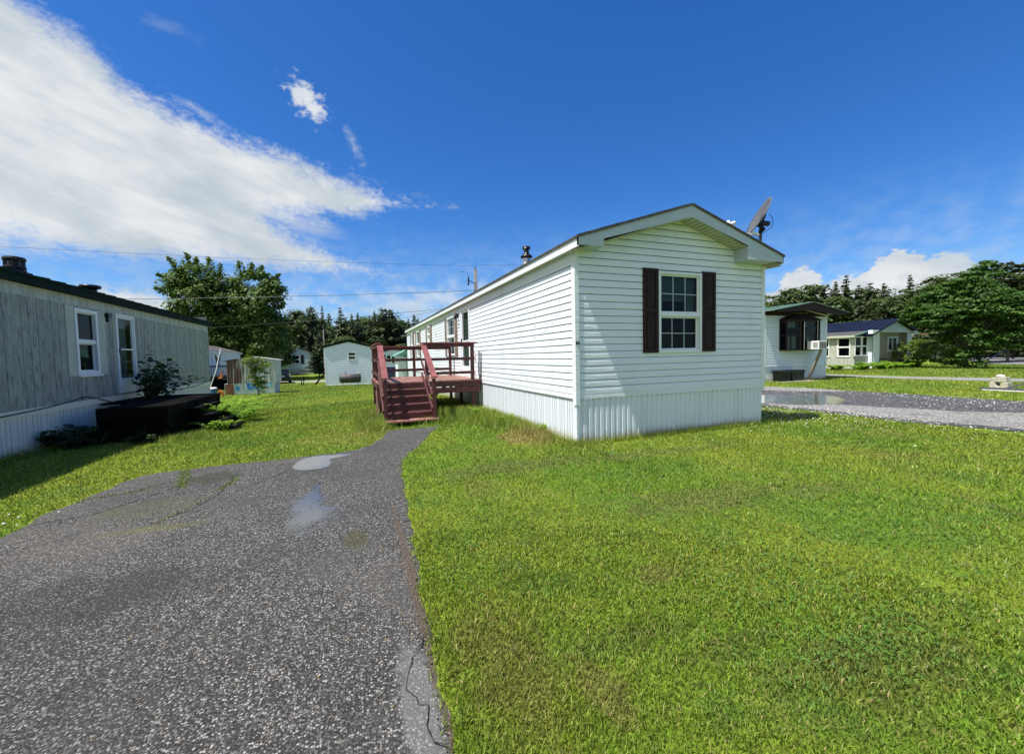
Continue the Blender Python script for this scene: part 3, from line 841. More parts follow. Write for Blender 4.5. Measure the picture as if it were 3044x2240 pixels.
def window(parent, axis, c, s, u0, u1, z0, z1, mid=.5, grid=None, w=.045, mat='trim', blind=None, curtain=False, slider=False, sash=.03, depth=.5):
    """window part: frame; children: glass panes, sash bars, interior"""
    fr = MB(); frame(fr, axis, c, s, u0, u1, z0, z1, w, -.06, .045)
    f = fr.build('window', MAT[mat], parent, bevel=.004)
    a0, a1, b0, b1 = u0 + w, u1 - w, z0 + w, z1 - w
    sb = MB()
    if slider:
        um = (a0 + a1) / 2; pbox(sb, axis, c, s, um - .022, um + .022, -.04, .02, b0, b1)
        panes = [(a0, um - .022, b0, b1, -.01), (um + .022, a1, b0, b1, -.03)]
    elif mid:
        zm = b0 + (b1 - b0) * mid
        pbox(sb, axis, c, s, a0, a1, -.03, .025, zm - .03, zm + .03)
        panes = [(a0, a1, b0, zm - .03, -.04), (a0, a1, zm + .03, b1, -.012)]
    else: panes = [(a0, a1, b0, b1, -.02)]
    for (p, q, r0, r1, o) in panes:
        frame(sb, axis, c, s, p, q, r0, r1, sash, o - .012, o + .016)
    sb.build('sash', MAT[mat], f)
    if grid:
        gb = MB()
        for (p, q, r0, r1, o) in panes:
            p += sash; q -= sash; r0 += sash; r1 -= sash
            for k in range(1, grid[0]):
                u = p + (q - p) * k / grid[0]; pbox(gb, axis, c, s, u - .0065, u + .0065, o - .012, o + .008, r0, r1)
            for k in range(1, grid[1]):
                zz = r0 + (r1 - r0) * k / grid[1]; pbox(gb, axis, c, s, p, q, o - .010, o + .006, zz - .0065, zz + .0065)
        gb.build('muntins', MAT['fascia'], f)
    gl = MB(); P = wp(axis, c, s)
    for (p, q, r0, r1, o) in panes:
        gl.quad(P(p + .01, o - .002, r0 + .01), P(q - .01, o - .002, r0 + .01), P(q - .01, o - .002, r1 - .01), P(p + .01, o - .002, r1 - .01))
    gl.build('pane', MAT['glass'], f)
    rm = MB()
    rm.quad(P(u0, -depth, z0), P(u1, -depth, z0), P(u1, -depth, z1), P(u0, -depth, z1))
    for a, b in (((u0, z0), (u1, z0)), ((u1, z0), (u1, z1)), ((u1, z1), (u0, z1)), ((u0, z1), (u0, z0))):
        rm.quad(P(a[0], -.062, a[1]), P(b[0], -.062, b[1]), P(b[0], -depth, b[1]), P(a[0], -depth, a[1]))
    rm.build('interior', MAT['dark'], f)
    if blind:
        bl = MB(); n = int((b1 - b0) * blind / .035)
        for k in range(n):
            zz = b1 - .02 - k * .035
            pbox(bl, axis, c, s, a0 + .01, a1 - .01, -.105 - .012, -.10, zz - .024, zz)
        bl.build('blind', MAT['blind'], f)
    if curtain:
        cb = MB(); n = 28; L = a1 - a0
        for (x0, x1) in ((a0, a0 + L * curtain), (a1 - L * curtain, a1)):
            pr = [(x0 + (x1 - x0) * k / n, .02 * math.sin(k * 2.1)) for k in range(n + 1)]
            for (ua, oa), (ub, ob) in zip(pr, pr[1:]):
                cb.quad(P(ua, -.12 + oa, b0), P(ub, -.12 + ob, b0), P(ub, -.12 + ob, b1), P(ua, -.12 + oa, b1))
        cb.build('curtain', MAT['curtain'], f)
    return f

def shutter(parent, axis, c, s, u0, u1, z0, z1, mat='brown', label=None):
    mb = MB(); w = min(.06, (u1 - u0) * .2)
    pbox(mb, axis, c, s, u0, u1, .016, .030, z0, z1)
    frame(mb, axis, c, s, u0, u1, z0, z1, w, .0302, .046)
    zm = (z0 + z1) / 2; pbox(mb, axis, c, s, u0 + w, u1 - w, .0302, .046, zm - .045, zm + .045)
    for a, b in ((z0 + w, zm - .045), (zm + .045, z1 - w)):
        pbox(mb, axis, c, s, u0 + w + .022, u1 - w - .022, .0303, .042, a + .025, b - .025)
    o = mb.build('shutter', MAT[mat], parent, bevel=.004)
    if label: o['label'] = label
    return o

def gable_roof(parent, x0, x1, y0, y1, zr, sl, ohs, ohf, ohb, mat, t=.035, fas=.15, rake=.2, fmat='fascia', seams=0, returns=None, under='soffit', fasc_name='fascia'):
    xc = (x0 + x1) / 2; xa, xb = x0 - ohs, x1 + ohs; ya, yb = y0 - ohf, y1 + ohb
    top = lambda x: zr - sl * abs(x - xc)
    r = MB()
    for xe in (xa - .02, xb + .02):
        a = (xc, top(xc)); b = (xe, top(xe))
        r.prism([(a[0], ya - .025, a[1]), (b[0], ya - .025, b[1]), (b[0], ya - .025, b[1] - t), (a[0], ya - .025, a[1] - t)], (0, yb - ya + .05, 0))
    if seams:
        y = ya + seams / 2
        while y < yb:
            for xe in (xa - .02, xb + .02):
                r.beam((xc, y, top(xc) + .012), (xe, y, top(xe) + .012), .03, .028)
            y += seams
    ro = r.build('roof', MAT[mat], parent)
    en = 'fascia' if fmat == 'fascia' else fasc_name; rn = 'rake_board' if fmat == 'fascia' else fasc_name
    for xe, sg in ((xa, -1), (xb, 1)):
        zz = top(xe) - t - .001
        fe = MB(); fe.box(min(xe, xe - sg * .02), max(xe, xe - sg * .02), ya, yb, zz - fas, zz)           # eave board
        fe.build(en, MAT['trim' if fmat == 'fascia' else fmat], parent)  # sunlit eave boards stay white, only the rakes get the shaded grey
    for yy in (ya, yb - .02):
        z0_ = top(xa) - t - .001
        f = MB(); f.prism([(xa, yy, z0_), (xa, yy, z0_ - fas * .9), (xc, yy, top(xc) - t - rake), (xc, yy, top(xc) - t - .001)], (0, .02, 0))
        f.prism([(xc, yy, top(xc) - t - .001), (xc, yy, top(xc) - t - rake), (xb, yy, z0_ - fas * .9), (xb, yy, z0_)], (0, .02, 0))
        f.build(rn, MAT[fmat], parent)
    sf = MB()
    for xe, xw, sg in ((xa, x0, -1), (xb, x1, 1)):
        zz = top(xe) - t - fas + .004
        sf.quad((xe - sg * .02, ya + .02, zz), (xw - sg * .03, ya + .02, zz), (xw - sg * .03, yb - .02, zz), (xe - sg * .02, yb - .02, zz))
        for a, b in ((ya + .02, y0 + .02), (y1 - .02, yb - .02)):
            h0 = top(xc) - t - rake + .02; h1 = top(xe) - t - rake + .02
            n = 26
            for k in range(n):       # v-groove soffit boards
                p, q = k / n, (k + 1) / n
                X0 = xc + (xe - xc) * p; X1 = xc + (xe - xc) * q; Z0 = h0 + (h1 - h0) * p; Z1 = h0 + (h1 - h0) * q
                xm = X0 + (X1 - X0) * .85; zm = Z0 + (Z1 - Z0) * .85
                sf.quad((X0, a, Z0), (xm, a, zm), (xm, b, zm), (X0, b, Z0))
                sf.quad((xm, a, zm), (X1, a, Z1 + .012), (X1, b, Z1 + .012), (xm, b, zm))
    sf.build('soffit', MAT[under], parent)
    return ro

def corner_posts(parent, x0, x1, y0, y1, z0, z1, w=.085, p=.022, mat='trim', ys=None):
    mb = MB()
    for (x, sx) in ((x0, -1), (x1, 1)):
        for (y, sy) in ((y0, -1), (y1, 1)):
            xa, xb = sorted((x + sx * p, x - sx * w)); 
            mb.box(xa, xb, *sorted((y + sy * p, y + sy * .001)), z0, z1)
            xa, xb = sorted((x + sx * (p - .0015), x + sx * .001))
            mb.box(xa, xb, *sorted((y - sy * .0, y - sy * w)), z0, z1)
    return mb.build('corner_trim', MAT[mat], parent)

def shell(parent, x0, x1, y0, y1, zt, ztop, H, sl, xc, zgab, ops, mat, prof=DUTCH, trimz=None):
    """lap-sided four walls. ops: dict side -> openings (u0,u1,z0,z1)"""
    mb = MB()
    lap(mb, 'Y', x0, -1, y0, y1, zt, ztop, H, ops.get('L', ()), prof)
    lap(mb, 'Y', x1, 1, y0, y1, zt, ztop, H, ops.get('R', ()), prof)
    def f0(z):
        return x0 if z < ztop else min(xc, max(x0, xc - (zgab - z) / sl))
    def f1(z):
        return x1 if z < ztop else max(xc, min(x1, xc + (zgab - z) / sl))
    lap(mb, 'X', y0, -1, f0, f1, zt, zgab, H, ops.get('F', ()), prof)
    lap(mb, 'X', y1, 1, f0, f1, zt, zgab, H, (), prof)
    return mb.build('wall', MAT[mat], parent)

# ------------------------------------------------------------------ the white home in front
def main_home():
    X0, X1, Y0, Y1 = 3.51, 7.87, 6.08, 28.2
    h = empty('mobile_home', (X0, Y0, 0), 'long white vinyl-sided mobile home with brown shutters and shingle roof beside the red deck', 'mobile home')
    xc = (X0 + X1) / 2; sl = .32; zr = 4.118
    zt, ze = .775, 3.215
    door = (12.60, 13.72, .82, 3.10)
    wins = [(14.60, 15.86, 1.56, 3.0), (19.55, 20.32, 2.25, 3.0), (22.86, 23.98, 1.56, 3.0), (25.33, 26.22, 1.56, 3.0)]
    fw = (5.205, 6.215, 1.505, 2.98)
    fo = (fw[0] + .02, fw[1] - .02, fw[2] + .02, fw[3] - .02)
    shell(h, X0, X1, Y0, Y1, .835, ze, .1205, sl, xc, zr - .235 + .02, {'L': [door] + [(a + .02, b - .02, c + .02, d - .02) for a, b, c, d in wins], 'F': [fo]}, 'vinyl')
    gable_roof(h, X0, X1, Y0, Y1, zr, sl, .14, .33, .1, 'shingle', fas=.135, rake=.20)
    # shingle edge courses on top
    rb = MB(); r = random.Random(4); y = Y0 - .33
    while y < Y1:
        L = r.uniform(.25, .5)
        for sg in (-1, 1):
            for k in range(1, 12):
                d = k * .2
                if d > 2.3: break
                x = xc + sg * d; z = zr - sl * d + .002
                rb.beam((x, y, z + .004 + r.uniform(0, .004)), (x, min(y + L, Y1), z + .004 + r.uniform(0, .004)), .205, .006, (sg * sl, 0, 1))
        y += L
    rb.build('shingles', MAT['shingle'], h)
    # eave returns at the front corners
    for xa, xb, sg in ((3.372, 3.86, -1), (7.06, 8.008, 1)):
        pts = [(xa, Y0 - .327, 3.232), (xb, Y0 - .327, 3.232), (xb, Y0 - .327, zr - .235 - sl * abs(xb - xc) + .10), (xa, Y0 - .327, zr - .235 - sl * abs(xa - xc) + .10)]
        if sg > 0: pts = [(7.06, Y0 - .327, 3.232), (7.06 + .52, Y0 - .327, 3.232), (8.008, Y0 - .327, 3.236), (8.008, Y0 - .327, zr - .235 - sl * (8.008 - xc) + .10), (7.06, Y0 - .327, zr - .235 - sl * (7.06 - xc) + .10)]
        rt = MB(); rt.prism(pts, (0, .345, 0)); rt.build('eave_return', MAT['fascia'], h)
    # starter trim band below the siding
    tb = MB()
    for (axis, c, s, u0, u1) in (('Y', X0, -1, Y0, Y1), ('Y', X1, 1, Y0, Y1), ('X', Y0, -1, X0 + .06, X1), ('X', Y1, 1, X0, X1)):
        pbox(tb, axis, c, s, u0, u1, 0, .017, .752, .80); pbox(tb, axis, c, s, u0, u1, 0, .010, .8001, .838)
    tb.build('starter_trim', MAT['trim'], h)
    # J-channel / top band on the long wall
    tt = MB(); pbox(tt, 'Y', X0, -1, Y0, Y1, .003, .020, 3.075, 3.215); tt.build('top_band', MAT['trim'], h)
    # corner posts (run lower than the siding)
    for bx in (((X0 - .027, X0 + .048, Y0 - .031, Y0 - .001, .655, 3.225), (X0 - .029, X0 - .001, Y0 - .0305, Y0 + .075, .655, 3.225), (X0 - .012, X0 + .03, Y0 - .012, Y0 + .03, -.05, .655)),
               ((X1 - .048, X1 + .030, Y0 - .031, Y0 - .001, .70, 3.225), (X1 + .001, X1 + .028, Y0 - .02, Y0 + .08, .70, 3.225)), ((X0 - .028, X0 - .001, Y1 - .08, Y1 + .02, .7, 3.2),)):
        cp = MB()
        for q in bx: cp.box(*q)
        cp.build('corner_trim', MAT['trim'], h)
    # house number
    cu = bpy.data.curves.new('number', 'FONT'); cu.body = '66'; cu.size = .088; cu.extrude = .003; cu.offset = .0028
    cu.align_x = 'CENTER'; cu.space_character = 1.12
    t = bpy.data.objects.new('number_tmp', cu); COL.objects.link(t)
    bpy.context.view_layer.update()
    dg = bpy.context.evaluated_depsgraph_get(); me = bpy.data.meshes.new_from_object(t.evaluated_get(dg)); me.name = 'house_number'
    bpy.data.objects.remove(t)
    no = bpy.data.objects.new('house_number', me); me.materials.clear(); me.materials.append(MAT['black'])
    link(no, h); no.rotation_euler = (R_(90), 0, 0)
    no.location = Vector((X0 + .012, Y0 - .0345, 1.672)) - Vector(h.location)
    no.scale = (.82, 1, 1)
    # skirting
    sk = MB()
    zb = lambda u: min(g1(X0, u), 0) - .12
    ribs(sk, 'Y', X0 + .02, -1, seamed(Y0, Y1, .098, .012), zb, .752)
    ribs(sk, 'Y', X1 - .02, 1, corrugated(Y0, Y1, .098, .010, .78), zb, .752)
    ribs(sk, 'X', Y0 + .02, -1, corrugated(X0 + .02, X1 - .02, .112, .026, .50), lambda u: -.1, .752)
    ribs(sk, 'X', Y1 - .02, 1, corrugated(X0, X1, .114, .018, .36), lambda u: -.8, .752)
    sk.build('skirting', MAT['skirt'], h)
    # gable window
    w = window(h, 'X', Y0, -1, *fw, mid=.47, grid=(3, 2), w=.05, blind=0, depth=1.1)
    bl = MB()
    for k in range(18): pbox(bl, 'X', Y0, -1, fw[0] + .06, fw[1] - .06, -.10, -.088, 2.92 - k * .026 - .018, 2.92 - k * .026)
    pbox(bl, 'X', Y0, -1, fw[1] - .22, fw[1] - .06, -.125, -.115, 2.22, 2.46)
    bl.build('blind', MAT['blind'], w)
    rw = MB(); rw.box(fw[0] + .1, fw[1] - .05, Y0 + .5, Y0 + .62, 1.5, 1.80)
    rw.lathe([(.02, 0), (.24, .02), (.26, .1), (.2, .2), (.1, .28)], (5.7, Y0 + .45, 1.62), 14)
    rw.build('furniture', MAT['room'], w)
    shutter(h, 'X', Y0, -1, 4.865, 5.192, 1.507, 3.013); shutter(h, 'X', Y0, -1, 6.228, 6.562, 1.515, 3.017)
    # long wall windows and shutters
    for i, (a, b, c, d) in enumerate(wins):
        window(h, 'Y', X0, -1, a, b, c, d, mid=.5, grid=(3, 2) if i == 0 else None, w=.05, blind=(.9 if i in (0, 2) else 0))
        ww = .36 if i else .34
        shutter(h, 'Y', X0, -1, a - ww - .02, a - .02, c - .01, d + .03, 'brown_faded', 'sun-faded brown louvred shutter')
        shutter(h, 'Y', X0, -1, b + .02, b + ww + .02, c - .01, d + .03, 'brown_faded', 'sun-faded brown louvred shutter')
    # storm door
    a, b, c, d = door
    dm = MB(); frame(dm, 'Y', X0, -1, a, b, c, d, .075, -.06, .05, .03)
    dr = dm.build('door', MAT['trim'], h, bevel=.004)
    sm = MB(); frame(sm, 'Y', X0, -1, a + .078, b - .078, c + .032, d - .078, .07, -.02, .02, .36)
    pbox(sm, 'Y', X0, -1, a + .15, b - .15, -.015, .026, 2.0, 2.05); pbox(sm, 'Y', X0, -1, a + .2, b - .2, .0201, .028, c + .08, c + .34)
    sm.build('storm_door', MAT['trim'], dr)
    gm = MB(); P = wp('Y', X0, -1); gm.quad(P(a + .14, 0, c + .38), P(b - .14, 0, c + .38), P(b - .14, 0, d - .14), P(a + .14, 0, d - .14)); gm.build('pane', MAT['glass'], dr)
    bm = MB(); pbox(bm, 'Y', X0, -1, a + .08, b - .08, -.09, -.06, c, d); bm.build('inner_door', MAT['blind'], dr)
    hm = MB(); pbox(hm, 'Y', X0, -1, b - .135, b - .095, .021, .06, 1.95, 2.12); hm.build('handle', MAT['black'], dr)
    # porch lamp, meter box, downpipe-like conduit, vent
    lm = MB(); lm.box(X0 - .07, X0 - .015, 14.02, 14.12, 2.86, 2.98); lm.lathe([(.03, 0), (.055, .03), (.055, .13), (.02, .17)], (X0 - .14, 14.0, 2.80), 10)
    lm.beam((X0 - .03, 14.05, 2.95), (X0 - .15, 14.02, 2.99), .02, .02)
    lm.build('porch_lamp', MAT['blackmetal'], h)
    cb = MB(); cb.tube([(X0 - .035, 11.62, -.05), (X0 - .035, 11.62, 1.66)], .028, 8); cb.box(X0 - .09, X0 - .02, 11.50, 11.58, 1.0, 1.35)
    cb.build('conduit', MAT['galv'], h)
    for q in ((X0 - .05, X0 - .022, 12.05, 12.16, 1.42, 1.66), (X0 - .045, X0 - .022, 12.05, 12.15, .95, 1.08), (X0 - .06, X0 - .022, 18.1, 18.2, 2.5, 2.6)):
        ob = MB(); ob.box(*q); ob.build('outlet_box', MAT['white'], h)
    # chimney vent on the roof
    vb = MB(); c0 = (4.6, 10.6, 3.80)
    vb.lathe([(.105, 0), (.105, .37), (.10, .40)], c0, 20); vo = vb.build('chimney', MAT['galv'], h, smooth=True)
    v2 = MB(); v2.lathe([(.10, .38), (.165, .40), (.17, .42), (.115, .48), (.072, .51), (.068, .62), (.072, .64)], c0, 20)
    v2.lathe([(.11, .63), (.115, .66), (.105, .69), (.05, .715), (.01, .72)], c0, 20); v2.build('chimney_cap', MAT['blackmetal'], vo, smooth=True)
    return h
main_home()

# satellite dish on the roof: reflector seen nearly edge-on, feed arm with a white head to its left
def dish():
    b = Vector((7.80, 6.10, 3.43)); d = empty('satellite_dish', b, 'grey satellite dish with a white feed head at the right edge of the shingle roof', 'satellite dish')
    m = MB(); m.tube([(7.80, 6.12, 3.42), (7.83, 6.12, 3.62), (7.84, 6.11, 3.80), (7.80, 6.10, 3.94)], .026, 10); m.box(7.72, 7.88, 6.04, 6.20, 3.435, 3.455)
    m.build('mast', MAT['greydish'], d, smooth=True)
    c = Vector((7.735, 6.04, 4.17)); n = Vector((-.74, .44, .48)).normalized()
    long = Vector((.43, .03, .64)); long = (long - n * long.dot(n)).normalized(); v = n.cross(long).normalized()
    V = []; F = []; N = 40; K = 7
    for side in (0, 1):
        for k in range(K + 1):
            r = k / K
            for i in range(N):
                t = 2 * math.pi * i / N
                V.append(c + long * math.cos(t) * r * .41 + v * math.sin(t) * r * .37 + n * (.075 * r * r - .03 - side * .010))
    b1 = (K + 1) * N
    for s_ in (0, b1):
        for k in range(K):
            for i in range(N): F.append((s_ + k * N + i, s_ + k * N + (i + 1) % N, s_ + (k + 1) * N + (i + 1) % N, s_ + (k + 1) * N + i))
    for i in range(N): F.append((K * N + i, K * N + (i + 1) % N, b1 + K * N + (i + 1) % N, b1 + K * N + i))
    mb = MB(); mb.add(V, F); mb.build('reflector', MAT['greydish'], d, smooth=True)
    q = c - n * .05; bk = MB()
    bk.beam(q - long * .20, q + long * .08, .07, .06, n); bk.beam(q - long * .05, Vector((7.83, 6.10, 3.92)), .07, .11); bk.beam(q - n * .03 - long * .1, q - n * .16 - long * .06, .07, .08)
    bk.beam(Vector((7.80, 6.1, 3.88)), Vector((7.90, 6.08, 3.98)), .05, .05); bk.build('bracket', MAT['blackmetal'], d)
    ar = MB(); lo = c - long * .40 + n * .02
    ar.beam(lo + Vector((.06, 0, -.03)), (6.96, 6.05, 3.80), .035, .03); ar.beam(lo, lo - n * .06 + Vector((.10, 0, -.02)), .05, .05); ar.build('feed_arm', MAT['white'], d)
    hd = MB(); hd.tube([(6.98, 6.05, 3.78), (6.90, 6.05, 3.86), (6.87, 6.05, 3.98), (6.90, 6.05, 4.02)], [.03, .05, .05, .02], 12); hd.tube([(6.93, 6.05, 3.95), (7.02, 6.03, 3.985)], [.035, .045], 12); hd.tube([(6.93, 6.05, 3.87), (6.985, 6.04, 3.88)], [.028, .034], 12)
    ho = hd.build('feed_head', MAT['white'], d, smooth=True)
    l = MB(); l.tube([(7.02, 6.03, 3.985), (7.03, 6.028, 3.988)], .036, 12); l.build('feed_cap', MAT['blackmetal'], ho)
    cb = MB(); cc = q - n * .10
    pts = [cc + Vector((.03 + .13 * math.sin(t), 0, -.02 + .14 * math.cos(t))) for t in [k * .30 for k in range(11)]]
    pts += [Vector((7.72, 6.05, 3.80)), Vector((7.62, 6.03, 3.66)), Vector((7.56, 6.0, 3.56))]
    cb.tube(pts, .006, 6); cb.build('cable', MAT['wire'], d)
dish()

# ------------------------------------------------------------------ red deck with steps
def deck():
    d = empty('deck', (.66, 11.45, 0), 'red-painted wooden deck with railings and five steps at the white home door', 'deck')
    XA, XB, YA, YB, ZF = .62, 3.48, 11.45, 14.92, .86
    fl = MB(); y = YA
    x = XA
    y = YA - .02
    while y < YB:
        fl.box(XA, XB, y, min(y + .137, YB), ZF - .03, ZF + rnd.uniform(-.001, .001)); y += .142
    fl.build('floor', MAT['red_floor'], d)
    fs = MB()
    fs.box(XA + .01, XB - .04, YA - .012, YA + .026, .690, .829); fs.box(1.90, XB - .06, YA - .016, YA + .022, .515, .668)
    fs.box(XA - .012, XA + .026, YA + .03, YB, .690, .829); fs.box(XA - .008, XA + .03, YA + .04, YA + .9, .5, .66)
    fs.box(XB - .10, XB - .062, YA + .03, YB, .690, .829); fs.box(XA + .03, XB - .11, YB - .03, YB + .005, .690, .829)
    for yy in (12.0, 12.5, 13.0, 13.5, 14.0, 14.5): fs.box(XA + .04, XB - .11, yy, yy + .04, .68, .828)
    fs.build('joists', MAT['red'], d)
    def post(x, y, z0, z1, w=.088): 
        p = MB(); p.box(x - w / 2, x + w / 2, y - w / 2, y + w / 2, z0, z1); p.build('post', MAT['red'], d, bevel=.004)
    for (x, y, z0, z1) in ((3.24, YA + .075, -.05, 1.80), (.70, YA + .075, -.2, 1.80), (1.93, YA + .075, -.15, 1.80), (.70, 13.2, -.1, 1.80), (.70, YB - .08, -.1, 1.80), (2.05, YB - .08, .55, 1.80), (3.34, YB - .08, -.1, 1.80), (2.6, 14.0, -.1, .68), (3.30, 13.2, -.1, .68)):
        post(x, y, z0, z1)
    for p, q, w_ in (((2.6, 14.0, .25), (2.05, 13.95, .66), .09), ((2.6, 14.0, .25), (3.1, 13.95, .66), .09), ((.60, YA + .5, .60), (.58, 10.9, -.02), .10)):
        br = MB(); br.beam(p, q, .04, w_); br.build('brace', MAT['red'], d)
    # rails: front right part, back, left
    rl = MB()
    def railx(x0, x1, y, zs):
        for (a, b) in zs: rl.box(x0, x1, y - .019, y + .019, a, b)
    Z3 = ((1.80, 1.893), (1.420, 1.502), (1.030, 1.112))
    railx(1.88, 3.285, YA + .012, Z3); railx(.66, 3.39, YB - .022, ((1.80, 1.893), (1.41, 1.50), (1.05, 1.14)))
    for (a, b) in Z3: rl.box(.618, .656, YA + .0, YB - .05, a, b)
    rl.build('rail', MAT['red'], d, bevel=.003)
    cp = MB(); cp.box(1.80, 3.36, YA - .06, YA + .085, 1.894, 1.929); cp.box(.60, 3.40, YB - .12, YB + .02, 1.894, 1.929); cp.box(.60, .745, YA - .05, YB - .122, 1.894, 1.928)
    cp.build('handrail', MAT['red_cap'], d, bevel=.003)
    # steps
    SX0, SX1 = .69, 1.87
    T = [(.685, 11.08), (.53, 10.76), (.365, 10.44), (.20, 10.12), (.055, 9.80)]
    for i, (z, yf) in enumerate(T):
        t = MB()
        ya = yf; yb = yf + .34
        w = .03 if i == 4 else 0
        t.box(SX0 - w, SX1 + w, ya, yb - .16, z - .036, z); t.box(SX0 - w, SX1 + w, ya + .188, yb, z - .036, z - .001)
        t.build('step', MAT['red_floor'] if i == 4 else MAT['red'], d, bevel=.003)
        if i < 4:
            r = MB(); r.box(SX0, SX1, ya + .012, ya + .034, (T[i + 1][0] + .002), z - .037); r.build('riser', MAT['red'], d)
    r = MB(); r.box(SX0, SX1, YA - .034, YA - .013, .688, .829); r.build('riser', MAT['red'], d)
    for x in (SX0 + .02, SX1 - .055):
        st = MB(); st.prism([(x, YA - .03, .64), (x, YA - .03, .30), (x, 9.90, -.18), (x, 9.90, .01), (x, 10.2, .15)], (.036, 0, 0)); st.build('stringer', MAT['red'], d)
    for x in (.70, 1.84):
        post(x, 10.02, -.12 if x < 1 else -.12, 1.0, .085)
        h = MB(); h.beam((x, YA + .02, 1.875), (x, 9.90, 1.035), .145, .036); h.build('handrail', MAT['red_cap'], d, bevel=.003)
        rr = MB()
        for dz in (.40, .74): rr.beam((x - .055, YA + .02, 1.82 - dz), (x - .055, 10.0, 1.00 - dz), .036, .088)
        rr.build('rail', MAT['red'], d, bevel=.003)
    w = MB(); w.box(1.93, 2.25, YA - .03, YA + .25, ZF + .004, ZF + .014); w.build('rag', MAT['white'], d)
deck()

# ------------------------------------------------------------------ grey home on the left
def left_home():
    X1, X0 = -5.34, -9.75; Y0, Y1 = 2.0, 19.85
    h = empty('mobile_home', (X1, Y0, 0), 'grey wood-grain panelled mobile home with a dark green metal roof on the left', 'mobile home')
    z0, z1 = .74, 2.76; s = 1
    win = (11.28, 12.10, 1.30, 2.70); door = (12.86, 13.78, .80, 2.74)
    w = MB()
    ribs(w, 'Y', X1, 1, grooved(Y0, Y1, (.2, .2, .4), .011, .016), z0, z1, [(win[0] + .02, win[1] - .02, win[2] + .02, win[3] - .02), (door[0] + .02, door[1] - .02, door[2], door[3] - .02)])
    ribs(w, 'X', Y1, 1, grooved(X0, X1, (.1, .2, .3)), z0, 3.3); ribs(w, 'X', Y0, -1, grooved(X0, X1, (.1, .2, .3)), z0, 3.3); ribs(w, 'Y', X0, -1, grooved(Y0, Y1, (.2, .3)), z0, z1)
    w.build('wall', MAT['greypanel'], h)
    fr = MB(); y = Y0
    while y < Y1:
        yb = min(y + 1.22, Y1); pbox(fr, 'Y', X1, 1, y + .004, yb - .004, 0, .020, z1 - .02, 3.0); y += 1.22
    pbox(fr, 'Y', X1, 1, Y0, Y1, 0, .012, z1 - .01, 3.0)
    fr.build('frieze', MAT['frieze'], h)
    ct = MB(); pbox(ct, 'Y', X1, 1, Y1 - .03, Y1 + .02, .0, .028, z0, 3.0); ct.build('corner_trim', MAT['frieze'], h)
    bb = MB(); pbox(bb, 'Y', X1, 1, Y0, Y1 + .02, .0, .020, .635, .735); pbox(bb, 'Y', X1, 1, Y0, Y1 + .02, .0, .035, .7351, .755); bb.build('belt_trim', MAT['skirt_cream'], h)
    sk = MB(); ribs(sk, 'Y', X1 - .02, 1, seamed(Y0, Y1, .125, .014, .012), -.5, .636); ribs(sk, 'X', Y1 - .02, 1, corrugated(X0, X1, .118, .012, .62), -.8, .636)
    ribs(sk, 'X', Y0 + .02, -1, corrugated(X0, X1, .118, .012, .62), -.2, .636); sk.build('skirting', MAT['skirt_cream'], h)
    # roof with ribbed green metal
    xc = (X0 + X1) / 2; zr = 3.62; sl = .22
    gable_roof(h, X0, X1, Y0, Y1, zr, sl, .14, .15, .18, 'green_roof', fas=.13, rake=.12, fmat='green_roof', seams=.46, under='green_roof', fasc_name='roof_edge')
    # window and side panels
    wn = window(h, 'Y', X1, 1, *win, mid=.50, grid=None, w=.075, mat='white', sash=.025, depth=.8)
    sb = MB(); pbox(sb, 'Y', X1, 1, win[0] - .02, win[1] + .02, .02, .075, win[2] - .045, win[2] - .003); sb.build('sill', MAT['white'], wn)
    ib = MB()
    for zz in (1.45, 1.78, 2.28): pbox(ib, 'Y', X1, 1, win[0] + .1, win[1] - .25, -.31, -.29, zz, zz + .045)
    pbox(ib, 'Y', X1, 1, win[1] - .3, win[1] - .26, -.31, -.29, 1.4, 2.6); ib.build('inner_frame', MAT['blind'], wn)
    for a, b in ((11.0, 11.265), (12.115, 12.42)):
        p = MB(); pbox(p, 'Y', X1, 1, a, b, .011, .030, 1.28, 2.725)
        for zz in (1.5, 1.8, 2.1, 2.4): pbox(p, 'Y', X1, 1, b - .03, b - .015, .0301, .036, zz, zz + .015)
        p.build('side_panel', MAT['cream'], h)
    # door
    a, b, c, d = door
    dm = MB(); frame(dm, 'Y', X1, 1, a, b, c, d, .05, -.04, .055, .03); dr = dm.build('door', MAT['white'], h, bevel=.004)
    sm = MB(); frame(sm, 'Y', X1, 1, a + .08, b - .052, c + .032, d - .052, .05, -.01, .03, .33)
    pbox(sm, 'Y', X1, 1, a + .13, b - .10, -.005, .03, 1.86, 1.895); pbox(sm, 'Y', X1, 1, a + .14, b - .11, .0301, .038, c + .07, c + .32); sm.build('storm_door', MAT['white'], dr)
    gm = MB(); P = wp('Y', X1, 1); gm.quad(P(a + .11, .01, c + .34), P(b - .08, .01, c + .34), P(b - .08, .01, d - .09), P(a + .11, .01, d - .09)); gm.build('pane', MAT['glass'], dr)
    im = MB(); pbox(im, 'Y', X1, 1, a + .06, b - .06, -.26, -.24, c, d); im.build('interior', MAT['dark'], dr)
    i2 = MB(); pbox(i2, 'Y', X1, 1, a + .08, b - .33, -.03, -.02, 1.90, d - .06); pbox(i2, 'Y', X1, 1, a + .10, b - .30, -.045, -.035, 1.12, 1.86); i2.build('curtain', MAT['curtain'], dr)
    hm = MB(); pbox(hm, 'Y', X1, 1, a + .085, a + .135, .031, .065, 1.78, 1.90); hm.beam((X1 + .06, a + .11, 1.78), (X1 + .06, a + .16, 1.62), .012, .012); hm.build('handle', MAT['black'], dr)
